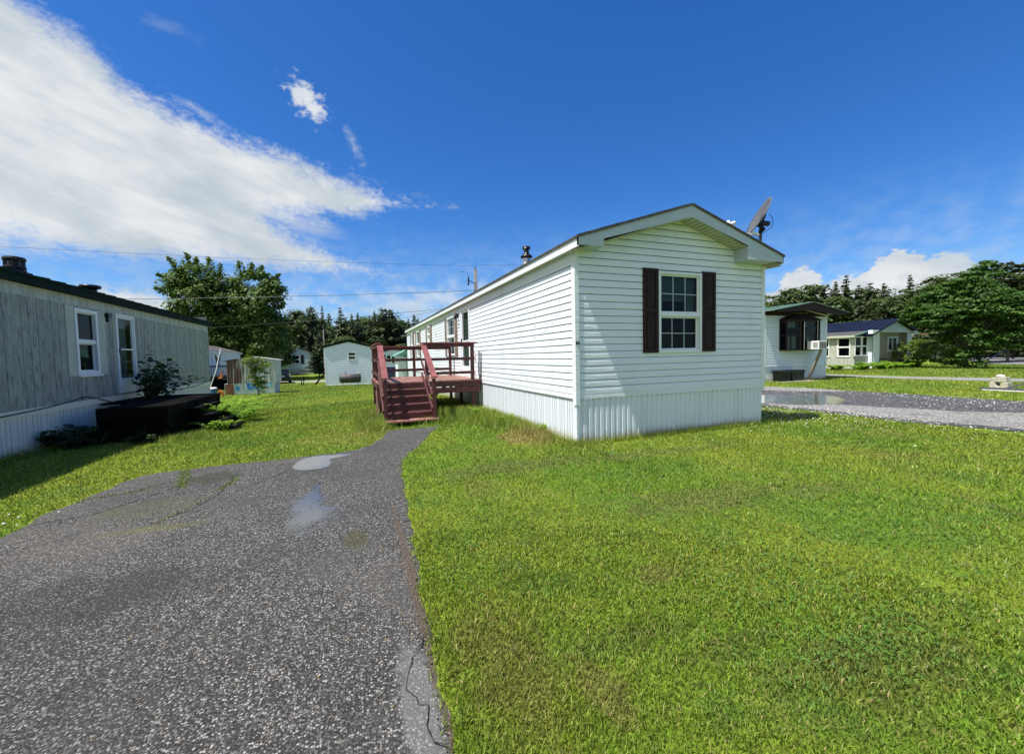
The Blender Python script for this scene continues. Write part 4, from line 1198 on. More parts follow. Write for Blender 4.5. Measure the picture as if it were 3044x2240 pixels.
    jm = MB(); pbox(jm, 'Y', X1, 1, a - .10, a - .07, .011, .03, c, d); pbox(jm, 'Y', X1, 1, a - .045, a - .02, .011, .03, c, d); jm.build('door_jamb', MAT['cream'], h)
    ob = MB(); pbox(ob, 'Y', X1, 1, 14.05, 14.17, .011, .045, .94, 1.14); ob.build('outlet_box', MAT['white'], h)
    cb = MB(); pts = [(X1 + .05, y, .735 + q) for y, q in ((6, -.02), (9.2, -.04), (10.3, .0), (11.0, .05), (11.45, .10), (11.9, .02), (12.4, -.10))]
    cb.tube(pts, .011, 6); cb.tube([(X1 + .05, 15.3, .66), (X1 + .05, 16.4, .64), (X1 + .05, 18.2, .67), (X1 + .05, 19.8, .80)], .011, 6); cb.build('cable', MAT['wire'], h)
    hk = MB(); hk.box(X1 + .01, X1 + .09, 12.46, 12.62, 2.60, 2.70); hk.box(X1 + .01, X1 + .06, 12.5, 12.56, 2.50, 2.60); hk.build('door_light', MAT['blackmetal'], h)
    # roof vents
    v = MB(); c0 = (-6.3, 11.55, 3.36)
    v.lathe([(.17, 0), (.17, .08), (.15, .12), (.165, .13), (.165, .16), (.15, .17)], c0, 20); v.lathe([(.165, .29), (.17, .31), (.155, .35), (.08, .37), (.01, .372)], c0, 20)
    for k in range(10):
        t = k * .628; v.beam((c0[0] + .14 * math.cos(t), c0[1] + .14 * math.sin(t), c0[2] + .16), (c0[0] + .14 * math.cos(t), c0[1] + .14 * math.sin(t), c0[2] + .30), .018, .018)
    v.lathe([(.09, .1), (.09, .3)], c0, 12); v.build('chimney', MAT['blackmetal'], h)
    v = MB(); v.lathe([(.13, 0), (.13, .12), (.21, .15), (.22, .19), (.20, .22), (.05, .235)], (-6.3, 14.15, 3.36), 18); v.build('roof_vent', MAT['blackmetal'], h, smooth=True)
left_home()

def porch():
    d = empty('porch', (-5.3, 10.4, 0), 'low black rotten wooden porch with steps below the white storm door', 'porch')
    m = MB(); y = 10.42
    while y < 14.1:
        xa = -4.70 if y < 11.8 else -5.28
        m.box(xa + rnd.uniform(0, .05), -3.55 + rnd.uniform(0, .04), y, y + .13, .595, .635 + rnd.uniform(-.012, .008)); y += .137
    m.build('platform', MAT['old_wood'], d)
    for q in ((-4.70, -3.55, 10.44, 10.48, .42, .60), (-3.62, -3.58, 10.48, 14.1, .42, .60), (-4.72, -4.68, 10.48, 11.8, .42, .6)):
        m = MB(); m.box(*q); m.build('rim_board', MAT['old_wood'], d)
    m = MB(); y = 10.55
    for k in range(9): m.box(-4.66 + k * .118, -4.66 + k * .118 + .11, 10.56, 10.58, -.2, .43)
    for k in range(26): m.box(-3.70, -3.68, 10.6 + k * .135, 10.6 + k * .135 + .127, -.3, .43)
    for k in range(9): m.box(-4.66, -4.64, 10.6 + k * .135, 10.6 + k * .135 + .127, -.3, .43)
    m.build('shade_panels', MAT['old_wood'], d)  # dark panels added to stand for the black shade under the platform
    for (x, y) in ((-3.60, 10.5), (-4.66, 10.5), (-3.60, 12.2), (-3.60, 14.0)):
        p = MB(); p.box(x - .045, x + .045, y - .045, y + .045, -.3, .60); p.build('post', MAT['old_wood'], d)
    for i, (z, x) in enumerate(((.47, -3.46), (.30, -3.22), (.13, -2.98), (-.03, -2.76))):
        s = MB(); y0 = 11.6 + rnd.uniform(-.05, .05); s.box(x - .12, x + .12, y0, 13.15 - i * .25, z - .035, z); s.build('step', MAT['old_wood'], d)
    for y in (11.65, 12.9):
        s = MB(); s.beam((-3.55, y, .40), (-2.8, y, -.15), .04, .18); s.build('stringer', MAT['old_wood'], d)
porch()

# ------------------------------------------------------------------ leaf meshes
def leafgeo(C, N, L, W, r):
    """rhombus leaves: centres C, normals N, length L, width W"""
    n = len(C)
    a = r.normal(size=(n, 3)); t = np.cross(N, a); t /= np.linalg.norm(t, axis=1, keepdims=True) + 1e-9
    b = np.cross(N, t); b /= np.linalg.norm(b, axis=1, keepdims=True) + 1e-9
    L = np.broadcast_to(L, (n,))[:, None]; W = np.broadcast_to(W, (n,))[:, None]
    V = np.stack([C - t * L / 2, C + b * W / 2 + N * W * .1, C + t * L / 2, C - b * W / 2 + N * W * .1], 1).reshape(-1, 3)
    F = np.arange(4 * n).reshape(n, 4)
    return V, F
def unit(v): return v / (np.linalg.norm(v, axis=1, keepdims=True) + 1e-9)

clover()
def crown_points(lobes, nclump, per, cr, r, flat=.6, shell_=.55):
    """lobes: (x,y,z,rx,ry,rz,weight)"""
    L = np.array([l[:6] for l in lobes], float); w = np.array([l[6] for l in lobes], float)
    k = r.choice(len(lobes), nclump, p=w / w.sum())
    d = unit(r.normal(size=(nclump, 3)))
    rad = shell_ + (1 - shell_) * r.random(nclump) ** .6
    cc = L[k, :3] + d * L[k, 3:] * rad[:, None]
    tint = np.clip(r.normal(.45, .22, nclump), 0, 1)
    j = np.repeat(np.arange(nclump), per); n = len(j)
    size = cr * r.uniform(.55, 1.4, nclump)[j]
    dd = unit(r.normal(size=(n, 3))) * (r.random(n) ** .5)[:, None]
    # clump = drooping pad, leaves mostly face up and out
    P = cc[j] + dd * size[:, None] * np.array([1, 1, flat])
    out = unit(cc - L[k, :3])[j]
    N = unit(np.array([0, 0, .9]) + out * .45 + dd * .5 + r.normal(size=(n, 3)) * .45)
    T = np.clip(tint[j] + r.normal(0, .18, n), 0, 1)
    return P, N, T, cc

def trunk_mesh(base, top, r0, limbs, r, parent, bend=.3):
    mb = MB(); base = Vector(base); top = Vector(top)
    pts = []; rs = []
    for i in range(7):
        u = i / 6; p = base.lerp(top, u)
        if 0 < i < 6: p += Vector((r.uniform(-1, 1), r.uniform(-1, 1), 0)) * bend * .2
        pts.append(p); rs.append(r0 * (1 - u * .8) * (1.25 if i == 0 else 1))
    mb.tube(pts, rs, 8)
    for q in limbs:
        q = Vector(q); u = r.uniform(.15, .75); a = base.lerp(top, u); m_ = a.lerp(q, .5) + Vector((0, 0, .12 * (q - a).length))
        mb.tube([a, m_, q], [r0 * .45 * (1 - u * .6), r0 * .25, r0 * .06], 6)
    return mb.build('trunk', MAT['bark'], parent, smooth=True)

def leafy_tree(name, base, lobes, nclump, per, cr, leaf, mat, label, cat='tree', group=None, tr=.25, ttop=None, nl=10, flat=.6, seed=1, shell_=.55, extra=None):
    """lobes in world coordinates"""
    r = np.random.default_rng(seed); rr = random.Random(seed)
    o = empty(name, base, label, cat, group)
    P, N, T, cc = crown_points(lobes, nclump, per, cr, r, flat, shell_)
    if extra is not None:
        P2, N2, T2 = extra(r); P = np.concatenate([P, P2]); N = np.concatenate([N, N2]); T = np.concatenate([T, T2])
    L = leaf * r.uniform(.6, 1.4, len(P))
    V, F = leafgeo(P, N, L, L * .62, r)
    np_mesh('crown', V, F, MAT[mat], o, {'tint': np.repeat(T, 4)})
    top = ttop or (base[0], base[1], base[2] + (max(l[2] for l in lobes) - base[2]) * .8)
    idx = rr.sample(range(len(cc)), min(nl, len(cc)))
    trunk_mesh(base, top, tr, [cc[i] for i in idx], rr, o)
    return o

def spikes(list_, per, leaf):
    """leafy shoots sticking out of the crown: list of (p, q, radius)"""
    def f(r):
        Ps = []
        for p, q, rad in list_:
            p = np.array(p); q = np.array(q); u = r.random(per)[:, None]
            Ps.append(p * (1 - u) + q * u + unit(r.normal(size=(per, 3))) * (rad * (1 - u * .8)) * r.random((per, 1)))
        P = np.concatenate(Ps); N = unit(np.array([-.2, 0, .8]) + r.normal(size=P.shape) * .6)
        return P, N, np.clip(r.normal(.5, .2, len(P)), 0, 1)
    return f

# big maple behind the grey home
bz = g1(-15, 64)
rr = random.Random(9)
big_lobes = [(-17.6, 62, 9.6, 2.9, 3.4, 4.2, 3), (-15.2, 63, 8.8, 2.8, 3.6, 4.2, 3), (-11.4, 62, 9.6, 3.0, 3.4, 3.9, 3), (-12.3, 64, 6.0, 4.2, 4.0, 4.0, 3), (-17.0, 63, 4.8, 3.4, 3.6, 3.2, 2), (-10.2, 62, 5.0, 2.6, 3.2, 3.6, 2.4), (-14.5, 62.5, 3.4, 3.8, 3.5, 2.2, 1.6), (-19.3, 62, 11.2, 1.4, 2.0, 1.3, .6), (-9.2, 62, 10.8, 1.3, 2.0, 1.6, .6)]
sp = [((-18.6, 61, 12), (-19.9, 61, 14.1), .5), ((-17.8, 61, 12.4), (-18.0, 61, 14.6), .6), ((-17.2, 61, 12), (-17.0, 61, 14.2), .5), ((-15.9, 61, 11.5), (-15.8, 61, 14.3), .6), ((-15.0, 61, 11), (-14.6, 61, 13.6), .5), ((-12.4, 61, 12), (-12.7, 61, 14.0), .6), ((-11.5, 61, 12), (-11.3, 61, 13.8), .5), ((-10.5, 61, 12), (-10.1, 61, 13.6), .5), ((-9.6, 61, 11), (-8.3, 61, 12.6), .5), ((-19, 61, 9.8), (-21.2, 61, 10.4), .6), ((-19, 61, 11.5), (-21.0, 61, 12.0), .5), ((-9.2, 61, 8.2), (-7.7, 61, 8.9), .5), ((-9.2, 61, 9.6), (-8.0, 61, 10.6), .5), ((-18.5, 61, 7.2), (-19.9, 61, 8.0), .5), ((-9.0, 61, 6.2), (-7.4, 61, 6.6), .6), ((-9.6, 61, 4.4), (-7.2, 61, 4.8), .6)]
leafy_tree('maple_tree', (-14.3, 63, bz), big_lobes, 1050, 48, 1.0, .36, 'leaf_big', 'tall wide maple tree with a two-part crown rising behind the grey home roof', tr=.55, ttop=(-14, 63, 9), nl=26, seed=3, shell_=.35, extra=spikes([(p, q, r_ * 2.3) for p, q, r_ in sp], 200, .3))

# round maple on the right
_c = (38.6, 15.2)
def oblique(c, lobs):
    L = math.hypot(*c); fx, fy = c[0] / L, c[1] / L          # away from the lawn / across it
    return [(c[0] + p * fy + a * fx, c[1] - p * fx + a * fy, z, rp, ra, rz, w) for p, a, z, rp, ra, rz, w in lobs]
rl = oblique(_c, [(-2.15, 0, 3.75, .52, .9, .75, .6), (-1.5, .2, 4.45, .7, 1.3, .75, 1.2), (-.6, .3, 5.2, .85, 1.5, .75, 1.5), (.25, 0, 5.9, .9, 1.4, .75, 1.3), (.78, 0, 6.75, .3, .6, .45, .25),
    (.5, 0, 4.4, 1.3, 1.8, 1.2, 2.2), (-.9, -.3, 3.6, 1.15, 1.6, .9, 1.8), (.2, .2, 2.1, .85, 1.3, 1.1, 1.3), (.15, .2, .75, .75, 1.1, .75, .8), (1.75, -.3, 4.1, .95, 1.4, .9, 1.3), (2.6, 0, 3.3, 1.0, 1.5, 1.0, 1.4), (2.2, .2, 2.0, .8, 1.2, .7, .9), (3.6, 0, 3.2, 1.1, 1.5, 1.2, 1.2), (1.2, 0, 2.7, .8, 1.2, .8, .7)])
leafy_tree('maple_tree', (39.0, 15.2, 0), rl, 800, 84, .42, .15, 'leaf_right', 'dense bright green maple tree standing on the grass right of the blue-roofed home', tr=.22, ttop=(38.9, 15.1, 4.5), nl=14, flat=.36, seed=8, shell_=.55)
leafy_tree('bush', (40.3, 18.3, 0), oblique((40.3, 18.3), [(-.55, 0, 1.1, .65, 1.0, .85, 2), (.2, 0, 1.3, .75, 1.0, .85, 2), (.9, 0, .9, .6, .9, .7, 1)]), 110, 40, .3, .13, 'leaf_bush', 'rounded green bush between the blue-roofed home and the bright maple', 'bush', tr=.06, nl=8, seed=12)
# small slender tree in front of the mural shed
zs = g1(-4.55, 25.5)
leafy_tree('small_tree', (-4.72, 25.4, zs), [(-4.75, 25.4, .75, .38, .35, .62, 2), (-4.95, 25.3, 1.55, .38, .35, .50, 2), (-4.4, 25.4, 1.25, .38, .35, .45, 2), (-4.6, 25.4, .2, .34, .3, .4, 1)], 95, 40, .2, .085, 'leaf_bush', 'slender leafy young tree in front of the shed with the blue mural', 'tree', tr=.035, ttop=(-4.8, 25.4, 1.6), nl=12, seed=15, shell_=.2)
# tree peeking over the grey roof
leafy_tree('far_tree', (-24.5, 82, g1(-24, 82)), [(-24.2, 82, 9, 3.2, 3, 2.8, 2), (-27, 83, 7.5, 3.4, 3, 3, 2), (-22, 82, 7.2, 3, 3, 3.5, 2)], 200, 26, .8, .4, 'leaf_far', 'dull green tree far off, left of the big maple over the grey roof', tr=.2, seed=17)

# ------------------------------------------------------------------ forest trees: shared meshes, each tree its own object
def copy_tree(src, loc, sc, rz, label, group=None, wide=1.0):
    c = src.copy(); COL.objects.link(c)
    c.location = loc; c.rotation_euler = (0, 0, rz); c.scale = (sc * wide, sc * wide, sc)
    tag(c, label, src['category'], group)
    for ch in src.children:
        d = ch.copy(); COL.objects.link(d); d.parent = c
    return c
def proto_decid(seed, h=10, w=3.2, mat='leaf_far', leaf=.42, lift=.28):
    r = random.Random(seed)
    lob = []
    for i in range(9):
        t = r.uniform(0, 6.28); u = r.uniform(lift, .86); rad = w * (1 - abs(u - .5) * .9) * .55
        lob.append((rad * math.cos(t), rad * math.sin(t), h * u, w * .5, w * .5, h * .13, 1))
    lob.append((0, 0, h * .85, w * .4, w * .4, h * .13, 1.2)); lob.append((0, 0, h * .5, w * .7, w * .7, h * .3, 1.5))
    o = leafy_tree('deciduous_tree', (0, 0, 0), lob, 210, 26, .75, leaf, mat, 'x', 'tree', tr=.16, nl=8, seed=seed, shell_=.5)
    return o
def proto_spruce(seed, h=10, w=1.9, sparse=1.0, bare=.08, droop=.25, mat='needle', pine=False):
    r = np.random.default_rng(seed); rp = random.Random(seed)
    o = empty('spruce_tree', (0, 0, 0), 'x', 'tree')
    Ps = []; Ns = []; T = []; SZ = []
    mb = MB(); mb.tube([(0, 0, 0), (0, 0, h * .6), (0, 0, h * .99)], [.13, .08, .02], 6)
    z = h * bare
    while z < h * .985:
        u = (z / h - bare) / (1 - bare)
        rad = w * ((1 - u) ** .8) * rp.uniform(.75, 1.15) if not pine else w * (.35 + .65 * math.sin(min(1, u * 1.25) * 2.6)) * rp.uniform(.6, 1.2)
        if pine and u > .85: rad = w * .45 * (1 - u) / .15 + .35
        nb = rp.randint(7, 10)
        for k in range(nb):
            if rp.random() > sparse: continue
            t = rp.uniform(0, 6.28); R = rad * rp.choice((.75, .9, 1.0, 1.2)) * rp.uniform(.85, 1.1) + .06; n = max(4, int(R * 13))
            s = (np.arange(n) + .5) / n
            x = np.cos(t) * R * s; y = np.sin(t) * R * s; zz = z - droop * R * s + (.22 * R * s * s)
            P = np.stack([x, y, zz], 1) + r.normal(size=(n, 3)) * (.03 + .05 * min(R, 1.6))
            SZ.append(np.full(n, min(1.0, .55 + .35 * R))); Ps.append(P); Ns.append(unit(np.array([np.cos(t) * .3, np.sin(t) * .3, 1.0]) + r.normal(size=(n, 3)) * .35)); T.append(np.clip(r.normal(.3 + .5 * s, .15, n), 0, 1))
            if k < 2: mb.tube([(0, 0, z), (float(x[-1]), float(y[-1]), float(zz[-1]))], [.03, .01], 4, False)
        z += h * (.032 if not pine else .045) * rp.uniform(.8, 1.2)
    P = np.concatenate(Ps); N = np.concatenate(Ns); TT = np.concatenate(T)
    L = r.uniform(.35, .65, len(P)) * np.concatenate(SZ); V, F = leafgeo(P, N, L, L * .55, r)
    np_mesh('crown', V, F, MAT[mat], o, {'tint': np.repeat(TT, 4)})
    mb.build('trunk', MAT['bark'], o)
    return o
PD = [proto_decid(31), proto_decid(32, 10, 3.8), proto_decid(33, 10, 2.6, lift=.2)]
PS = [proto_spruce(41, 10, 2.5), proto_spruce(42, 10, 2.1, .9), proto_spruce(43, 10, 3.0, .9, .12), proto_spruce(44, 10, 2.9, .9, .2, .05, pine=True)]
used = set()
def plant(kind, i, x, y, top, label, group=None, wide=1.0):
    src = (PD if kind == 'd' else PS)[i]; z = g1(x, y) - .1; sc = (top - z) / 10
    if (kind, i) in used: return copy_tree(src, (x, y, z), sc, rnd.uniform(0, 6.28), label, group, wide)
    used.add((kind, i)); src.location = (x, y, z); src.rotation_euler = (0, 0, rnd.uniform(0, 6.28)); src.scale = (sc * wide, sc * wide, sc)
    return tag(src, label, 'tree', group)
# front row of the left tree line, most distinct ones first (x, y, top height)
plant('d', 0, -9.2, 80, 10.2, 'broad leafy tree at the left end of the tree line, above the small gabled home')
plant('d', 2, -6.9, 82, 10.0, 'full green tree above the small gabled home with dark shutters', wide=.9)
plant('s', 3, -6.1, 78, 10.9, 'dark pine with a tufted round top above the small gabled home', wide=.55)
plant('s', 1, -4.5, 80, 11.2, 'thin half-bare spruce with a needle-like top left of the power pole', wide=.55)
plant('s', 2, -1.6, 80, 11.0, 'tall sparse spruce with separate layered branches behind the oil tank home', wide=.85)
plant('s', 0, .3, 78, 9.6, 'pointed dark spruce just right of the tall sparse spruce', wide=.8)
plant('s', 0, 1.3, 79, 9.9, 'dense dark spruce above the ridge of the oil tank home', wide=.8)
plant('d', 2, 2.6, 84, 8.2, 'low light green tree between the dark spruces')
plant('s', 1, 3.3, 80, 9.6, 'slim spruce left of the broad dark pine', wide=.8)
plant('s', 0, 4.2, 80, 10.4, 'narrow spruce touching the broad dark pine', wide=.7)
plant('s', 3, 6.2, 79, 10.9, 'broad dark pine mass left of the white home end', wide=1.15)
plant('s', 2, 7.3, 82, 10.6, 'tall dark conifer at the right side of the broad pine', wide=1.1)
plant('s', 1, 8.9, 81, 8.6, 'short dull spruce left of the white home eave', wide=1.1)
plant('s', 1, 10.5, 82, 9.3, 'thin pale-topped spruce just above the white home eave', wide=.8)
plant('s', 0, 12.0, 80, 9.2, 'last small spruce above the far eave of the white home', wide=.7)
plant('s', 0, -3.0, 76, 6.6, 'small spruce below the half-bare spruce, behind the pole')
plant('d', 1, -10.5, 72.5, 6.0, 'dark rounded tree crowding the small gabled home roof', wide=.9)
plant('s', 2, -4.4, 66.0, 5.2, 'short cone-shaped dark cedar right of the small gabled home', wide=1.1)
plant('d', 0, -1.6, 70, 5.0, 'low leafy shrub-like tree behind the leaning sticks', wide=.8)
gl = 'dark trees packed along the left tree line'
i = 0
for x in np.arange(-46, 24, 2.4):
    for (yy, hh) in ((88, 9.4), (97, 11.0)):
        if i > 300: break
        k = 'd' if rnd.random() < .5 else 's'; n = rnd.randrange(3)
        plant(k, n, x + rnd.uniform(-1, 1), yy + rnd.uniform(-2, 2), hh + rnd.uniform(-1.4, .8), 'leafy green tree in the back row of the left tree line' if k == 'd' else 'dark spruce in the back row of the left tree line', gl, 1.2)
        i += 1
for x in np.arange(-3, 22, 2.8):
    plant('d' if rnd.random() < .6 else 's', rnd.randrange(3), x, 74 + rnd.uniform(-2, 2), rnd.uniform(4.2, 6.2), 'low undergrowth tree in front of the left tree line', 'undergrowth trees in front of the left tree line', 1.3)
for x in np.arange(-34, -12, 2.6):
    plant('d', rnd.randrange(3), x, 78 + rnd.uniform(-2, 2), rnd.uniform(5.0, 8.0), 'leafy tree filling in behind the big maple', 'trees behind the big maple', 1.3)
# right tree line
def polar_xy(az, d): return d * math.sin(R_(az)), d * math.cos(R_(az))
RT = [(52.6, 12.0, 'd', 1, 'leafy tree just right of the white home corner', 1), (54.4, 12.4, 'd', 0, 'airy green tree left of the first small spruce tip', 1), (56.0, 12.6, 's', 0, 'small pointed spruce tip left of the tall leafy tree', .8), (56.9, 13.3, 'd', 2, 'tall leafy tree above the green-roofed home peak', 1), (58.0, 13.0, 's', 3, 'ragged pine above the green-roofed home', .8), (59.1, 13.1, 's', 0, 'neat pointed spruce right of the ragged pine', .9), (60.0, 14.1, 's', 2, 'tallest dark spruce of the right tree line', .9), (61.0, 12.2, 's', 1, 'slim spruce right of the tallest spruce', 1), (61.9, 12.4, 's', 2, 'twin-topped dark spruce above the blue roof left end', 1), (63.0, 12.0, 's', 0, 'pointed spruce over the middle of the blue roof', 1), (64.1, 9.8, 's', 3, 'thin open pine with sky showing through it', .7), (64.9, 12.9, 's', 0, 'slender steeple-shaped spruce left of the round-topped trees', .75), (65.8, 10.5, 's', 1, 'narrow spruce beside the steeple-shaped spruce', .8), (66.8, 12.3, 'd', 1, 'round-topped tree behind the blue roof right end', 1.1), (68.0, 11.6, 'd', 0, 'brownish green leafy tree left of the bright maple', 1), (70.4, 13.6, 's', 3, 'big feathery pine right of the bright maple top', 1.3), (72.2, 13.2, 's', 3, 'feathery grey-green pine at the right picture edge', 1.4), (73.8, 13.4, 'd', 1, 'tall leafy tree beyond the right picture edge', 1.2)]
for az, top, k, n, lab, wd in RT:
    x, y = polar_xy(az, 90); plant(k, n, x, y, top, lab, None, wd)
gr = 'dark trees packed along the right tree line'
for az in np.arange(44, 84, 1.25):
    for d, hh in ((84, 9.2), (97, 11.8)):
        if hh > 10 and 63.4 < az < 64.8: continue
        x, y = polar_xy(az + rnd.uniform(-.5, .5), d + rnd.uniform(-2, 2)); k = 'd' if rnd.random() < .4 else 's'
        plant(k, rnd.randrange(3), x, y, hh + rnd.uniform(-1.2, .6), 'leafy tree filling the right tree line' if k == 'd' else 'dark spruce filling the right tree line', gr, 1.25)
for az in np.arange(62, 84, 1.6):
    x, y = polar_xy(az, 74); plant('d', rnd.randrange(3), x, y, rnd.uniform(2.6, 4.2), 'low leafy bush at the foot of the right tree line', 'bushes at the foot of the right tree line', 1.8)
for s in PD + PS:
    pass

# ------------------------------------------------------------------ plants near the homes
def plant_leaves(name, base, P, N, T, leaf, mat, label, cat='plant', stems=None, group=None, asp=.5):
    r = np.random.default_rng(5); o = empty(name, base, label, cat, group)
    L = leaf * r.uniform(.6, 1.3, len(P)); V, F = leafgeo(P, N, L, L * asp, r)
    np_mesh('leaves', V, F, MAT[mat], o, {'tint': np.repeat(T, 4)})
    if stems:
        mb = MB()
        for s in stems: mb.tube(s, [.012, .009, .004][:len(s)] if len(s) < 4 else .008, 5, False)
        mb.build('stems', MAT['bark'] if mat == 'sapling' else MAT[mat], o)
    return o
def sapling():
    r = np.random.default_rng(2); stems = []; P = []
    for k in range(10):
        a = r.uniform(0, 6.28); top = (-4.70 + .45 * math.cos(a) * r.random(), 13.35 + .6 * math.sin(a), .75 + r.uniform(.3, .85))
        if k == 0: top = (-4.7, 12.95, 1.68)
        if k == 1: top = (-4.5, 13.7, 1.5)
        if k == 2: top = (-4.1, 14.5, 1.15)
        b = (-4.8 + r.uniform(-.1, .1), 13.0 + r.uniform(-.15, .15), .6); m_ = tuple((b[i] + top[i]) / 2 + (.08 if i == 2 else 0) for i in range(3))
        stems.append([b, m_, top])
        for u in np.linspace(.25, 1, 7):
            q = np.array(b) * (1 - u) + np.array(top) * u
            for j in range(7): P.append(q + r.normal(size=3) * np.array([.11, .11, .06]))
    P = np.array(P); N = unit(np.array([.1, 0, 1]) + r.normal(size=P.shape) * .4)
    plant_leaves('maple_sapling', (-4.8, 13, .64), P, N, r.random(len(P)), .155, 'sapling', 'dark maple sapling growing through the black porch beside the grey home', 'sapling', stems, asp=.8)
sapling()
def fern(bx, by, n, Lm, seed, mat, label, name='fern', cat='fern', z=0, up=.9, leaf=.06, group=None):
    z = z + g1(bx, by); r = np.random.default_rng(seed); P = []; N = []; stems = []
    for k in range(n):
        a = r.uniform(0, 6.28); L = Lm * r.uniform(.6, 1.1); b = np.array([bx + r.normal() * .12, by + r.normal() * .15, z]); pts = []
        for u in np.linspace(0, 1, 16):
            p = b + np.array([math.cos(a) * L * u * .75, math.sin(a) * L * u * .75, L * up * 1.35 * (u - .62 * u * u)]); pts.append(p)
            w = .16 * L * math.sin(math.pi * min(1, u * .9 + .08))
            side = np.array([-math.sin(a), math.cos(a), 0])
            for q in (-1, -.55, .55, 1):
                P.append(p + side * q * w + r.normal(size=3) * .012); N.append(np.array([0, 0, 1]) + r.normal(size=3) * .25)
        stems.append([tuple(pts[0]), tuple(pts[7]), tuple(pts[15])])
    P = np.array(P); N = unit(np.array(N)); plant_leaves(name, (bx, by, z), P, N, np.clip(r.normal(.55, .25, len(P)), 0, 1), leaf * 1.25, mat, label, cat, stems, asp=.4, group=group)
fern(-2.95, 13.3, 34, .95, 1, 'fern', 'big bright fern clump at the right side of the black porch steps')
fern(-3.2, 14.8, 26, .95, 2, 'fern', 'fern fronds behind the black porch steps', z=.1)
fern(-3.25, 12.4, 12, .55, 3, 'fern', 'small fern growing up between the black porch steps', z=.35)
fern(-3.0, 11.7, 16, .5, 4, 'fern', 'low weedy fern at the near corner of the black porch steps', leaf=.05)
fern(-3.9, 16.2, 20, .9, 5, 'fern', 'yellow-green fern beyond the black porch')
fern(-5.12, 10.45, 20, .8, 6, 'sapling', 'dark broad-leaved weed against the grey home skirting left of the porch', 'weed', 'weed', leaf=.11)
fern(-5.1, 11.3, 10, .6, 7, 'sapling', 'dark weed under the left edge of the black porch', 'weed', 'weed', leaf=.1)
fern(-3.9, 10.25, 9, .4, 16, 'sapling', 'dark weed in front of the black porch near corner', 'weed', 'weed', leaf=.08)
fern(-4.8, 10.2, 12, .5, 17, 'sapling', 'dark weed at the left front corner of the black porch', 'weed', 'weed', leaf=.09)
fern(-5.22, 8.2, 5, .25, 8, 'fern', 'small green weed against the grey home skirting', 'weed', 'weed', leaf=.05)
fern(3.1, 10.2, 9, .34, 9, 'fern', 'leafy weed in the long grass beside the red deck', 'weed', 'weed', leaf=.06)
fern(3.35, 7.3, 6, .24, 10, 'fern', 'broad-leaved weed against the white skirting', 'weed', 'weed', leaf=.07)
fern(3.3, 8.9, 8, .26, 14, 'fern', 'ragged weed halfway along the white skirting', 'weed', 'weed', leaf=.07)
for k, (x, y) in enumerate(((33.6, 18.4), (34.6, 18.6), (35.8, 18.2), (36.8, 18.6), (38.2, 18.3), (40.3, 18.4), (32.8, 19.5))):
    fern(x, y, 16, 1.0 if k % 2 else .7, 20 + k, 'fern', 'tall weeds along the foot of the blue-roofed home', 'weed', 'weed', leaf=.16, group='weeds at the blue-roofed home')
    bpy.data.objects[-1] if False else None

# ------------------------------------------------------------------ other homes
def simple_home(label, x0, x1, y0, y1, zg, zt, ze, rise, roofmat, wallmat='vinyl_far', skirt=True, ohs=.15, ohf=.1, H=.2, ops=None, seams=0, fmat='fascia', rake=.15, under='soffit', prof=PLAIN, name='mobile_home', fas=.13):
    h = empty(name, (x0, y0, zg), label, 'mobile home')
    xc = (x0 + x1) / 2; half = (x1 - x0) / 2; zr = ze + rise; sl = rise / (half + ohs)
    shell(h, x0, x1, y0, y1, zt, zr - sl * (half + ohs) - .05 + .02, H, sl, xc, zr - .035 - rake + .03, ops or {}, wallmat, prof)
    gable_roof(h, x0, x1, y0, y1, zr, sl, ohs, ohf, .1, roofmat, fas=fas, rake=rake, seams=seams, fmat=fmat, under=under)
    if skirt:
        sk = MB()
        for ax, c, s, a, b in (('Y', x0 + .02, -1, y0, y1), ('Y', x1 - .02, 1, y0, y1), ('X', y0 + .02, -1, x0, x1)):
            ribs(sk, ax, c, s, corrugated(a, b, .15, .02, .5), zg - .3, zt + .005)
        sk.build('skirting', MAT['skirt_far'], h)
        bt = MB()
        for ax, c, s, a, b in (('Y', x0, -1, y0, y1), ('Y', x1, 1, y0, y1), ('X', y0, -1, x0, x1)): pbox(bt, ax, c, s, a, b, .001, .022, zt - .02, zt + .08)
        bt.build('belt_trim', MAT['trim'], h)
    corner_posts(h, x0, x1, y0, y1, zt - .02, zr - sl * (half + ohs) - .12, mat='trim')
    return h

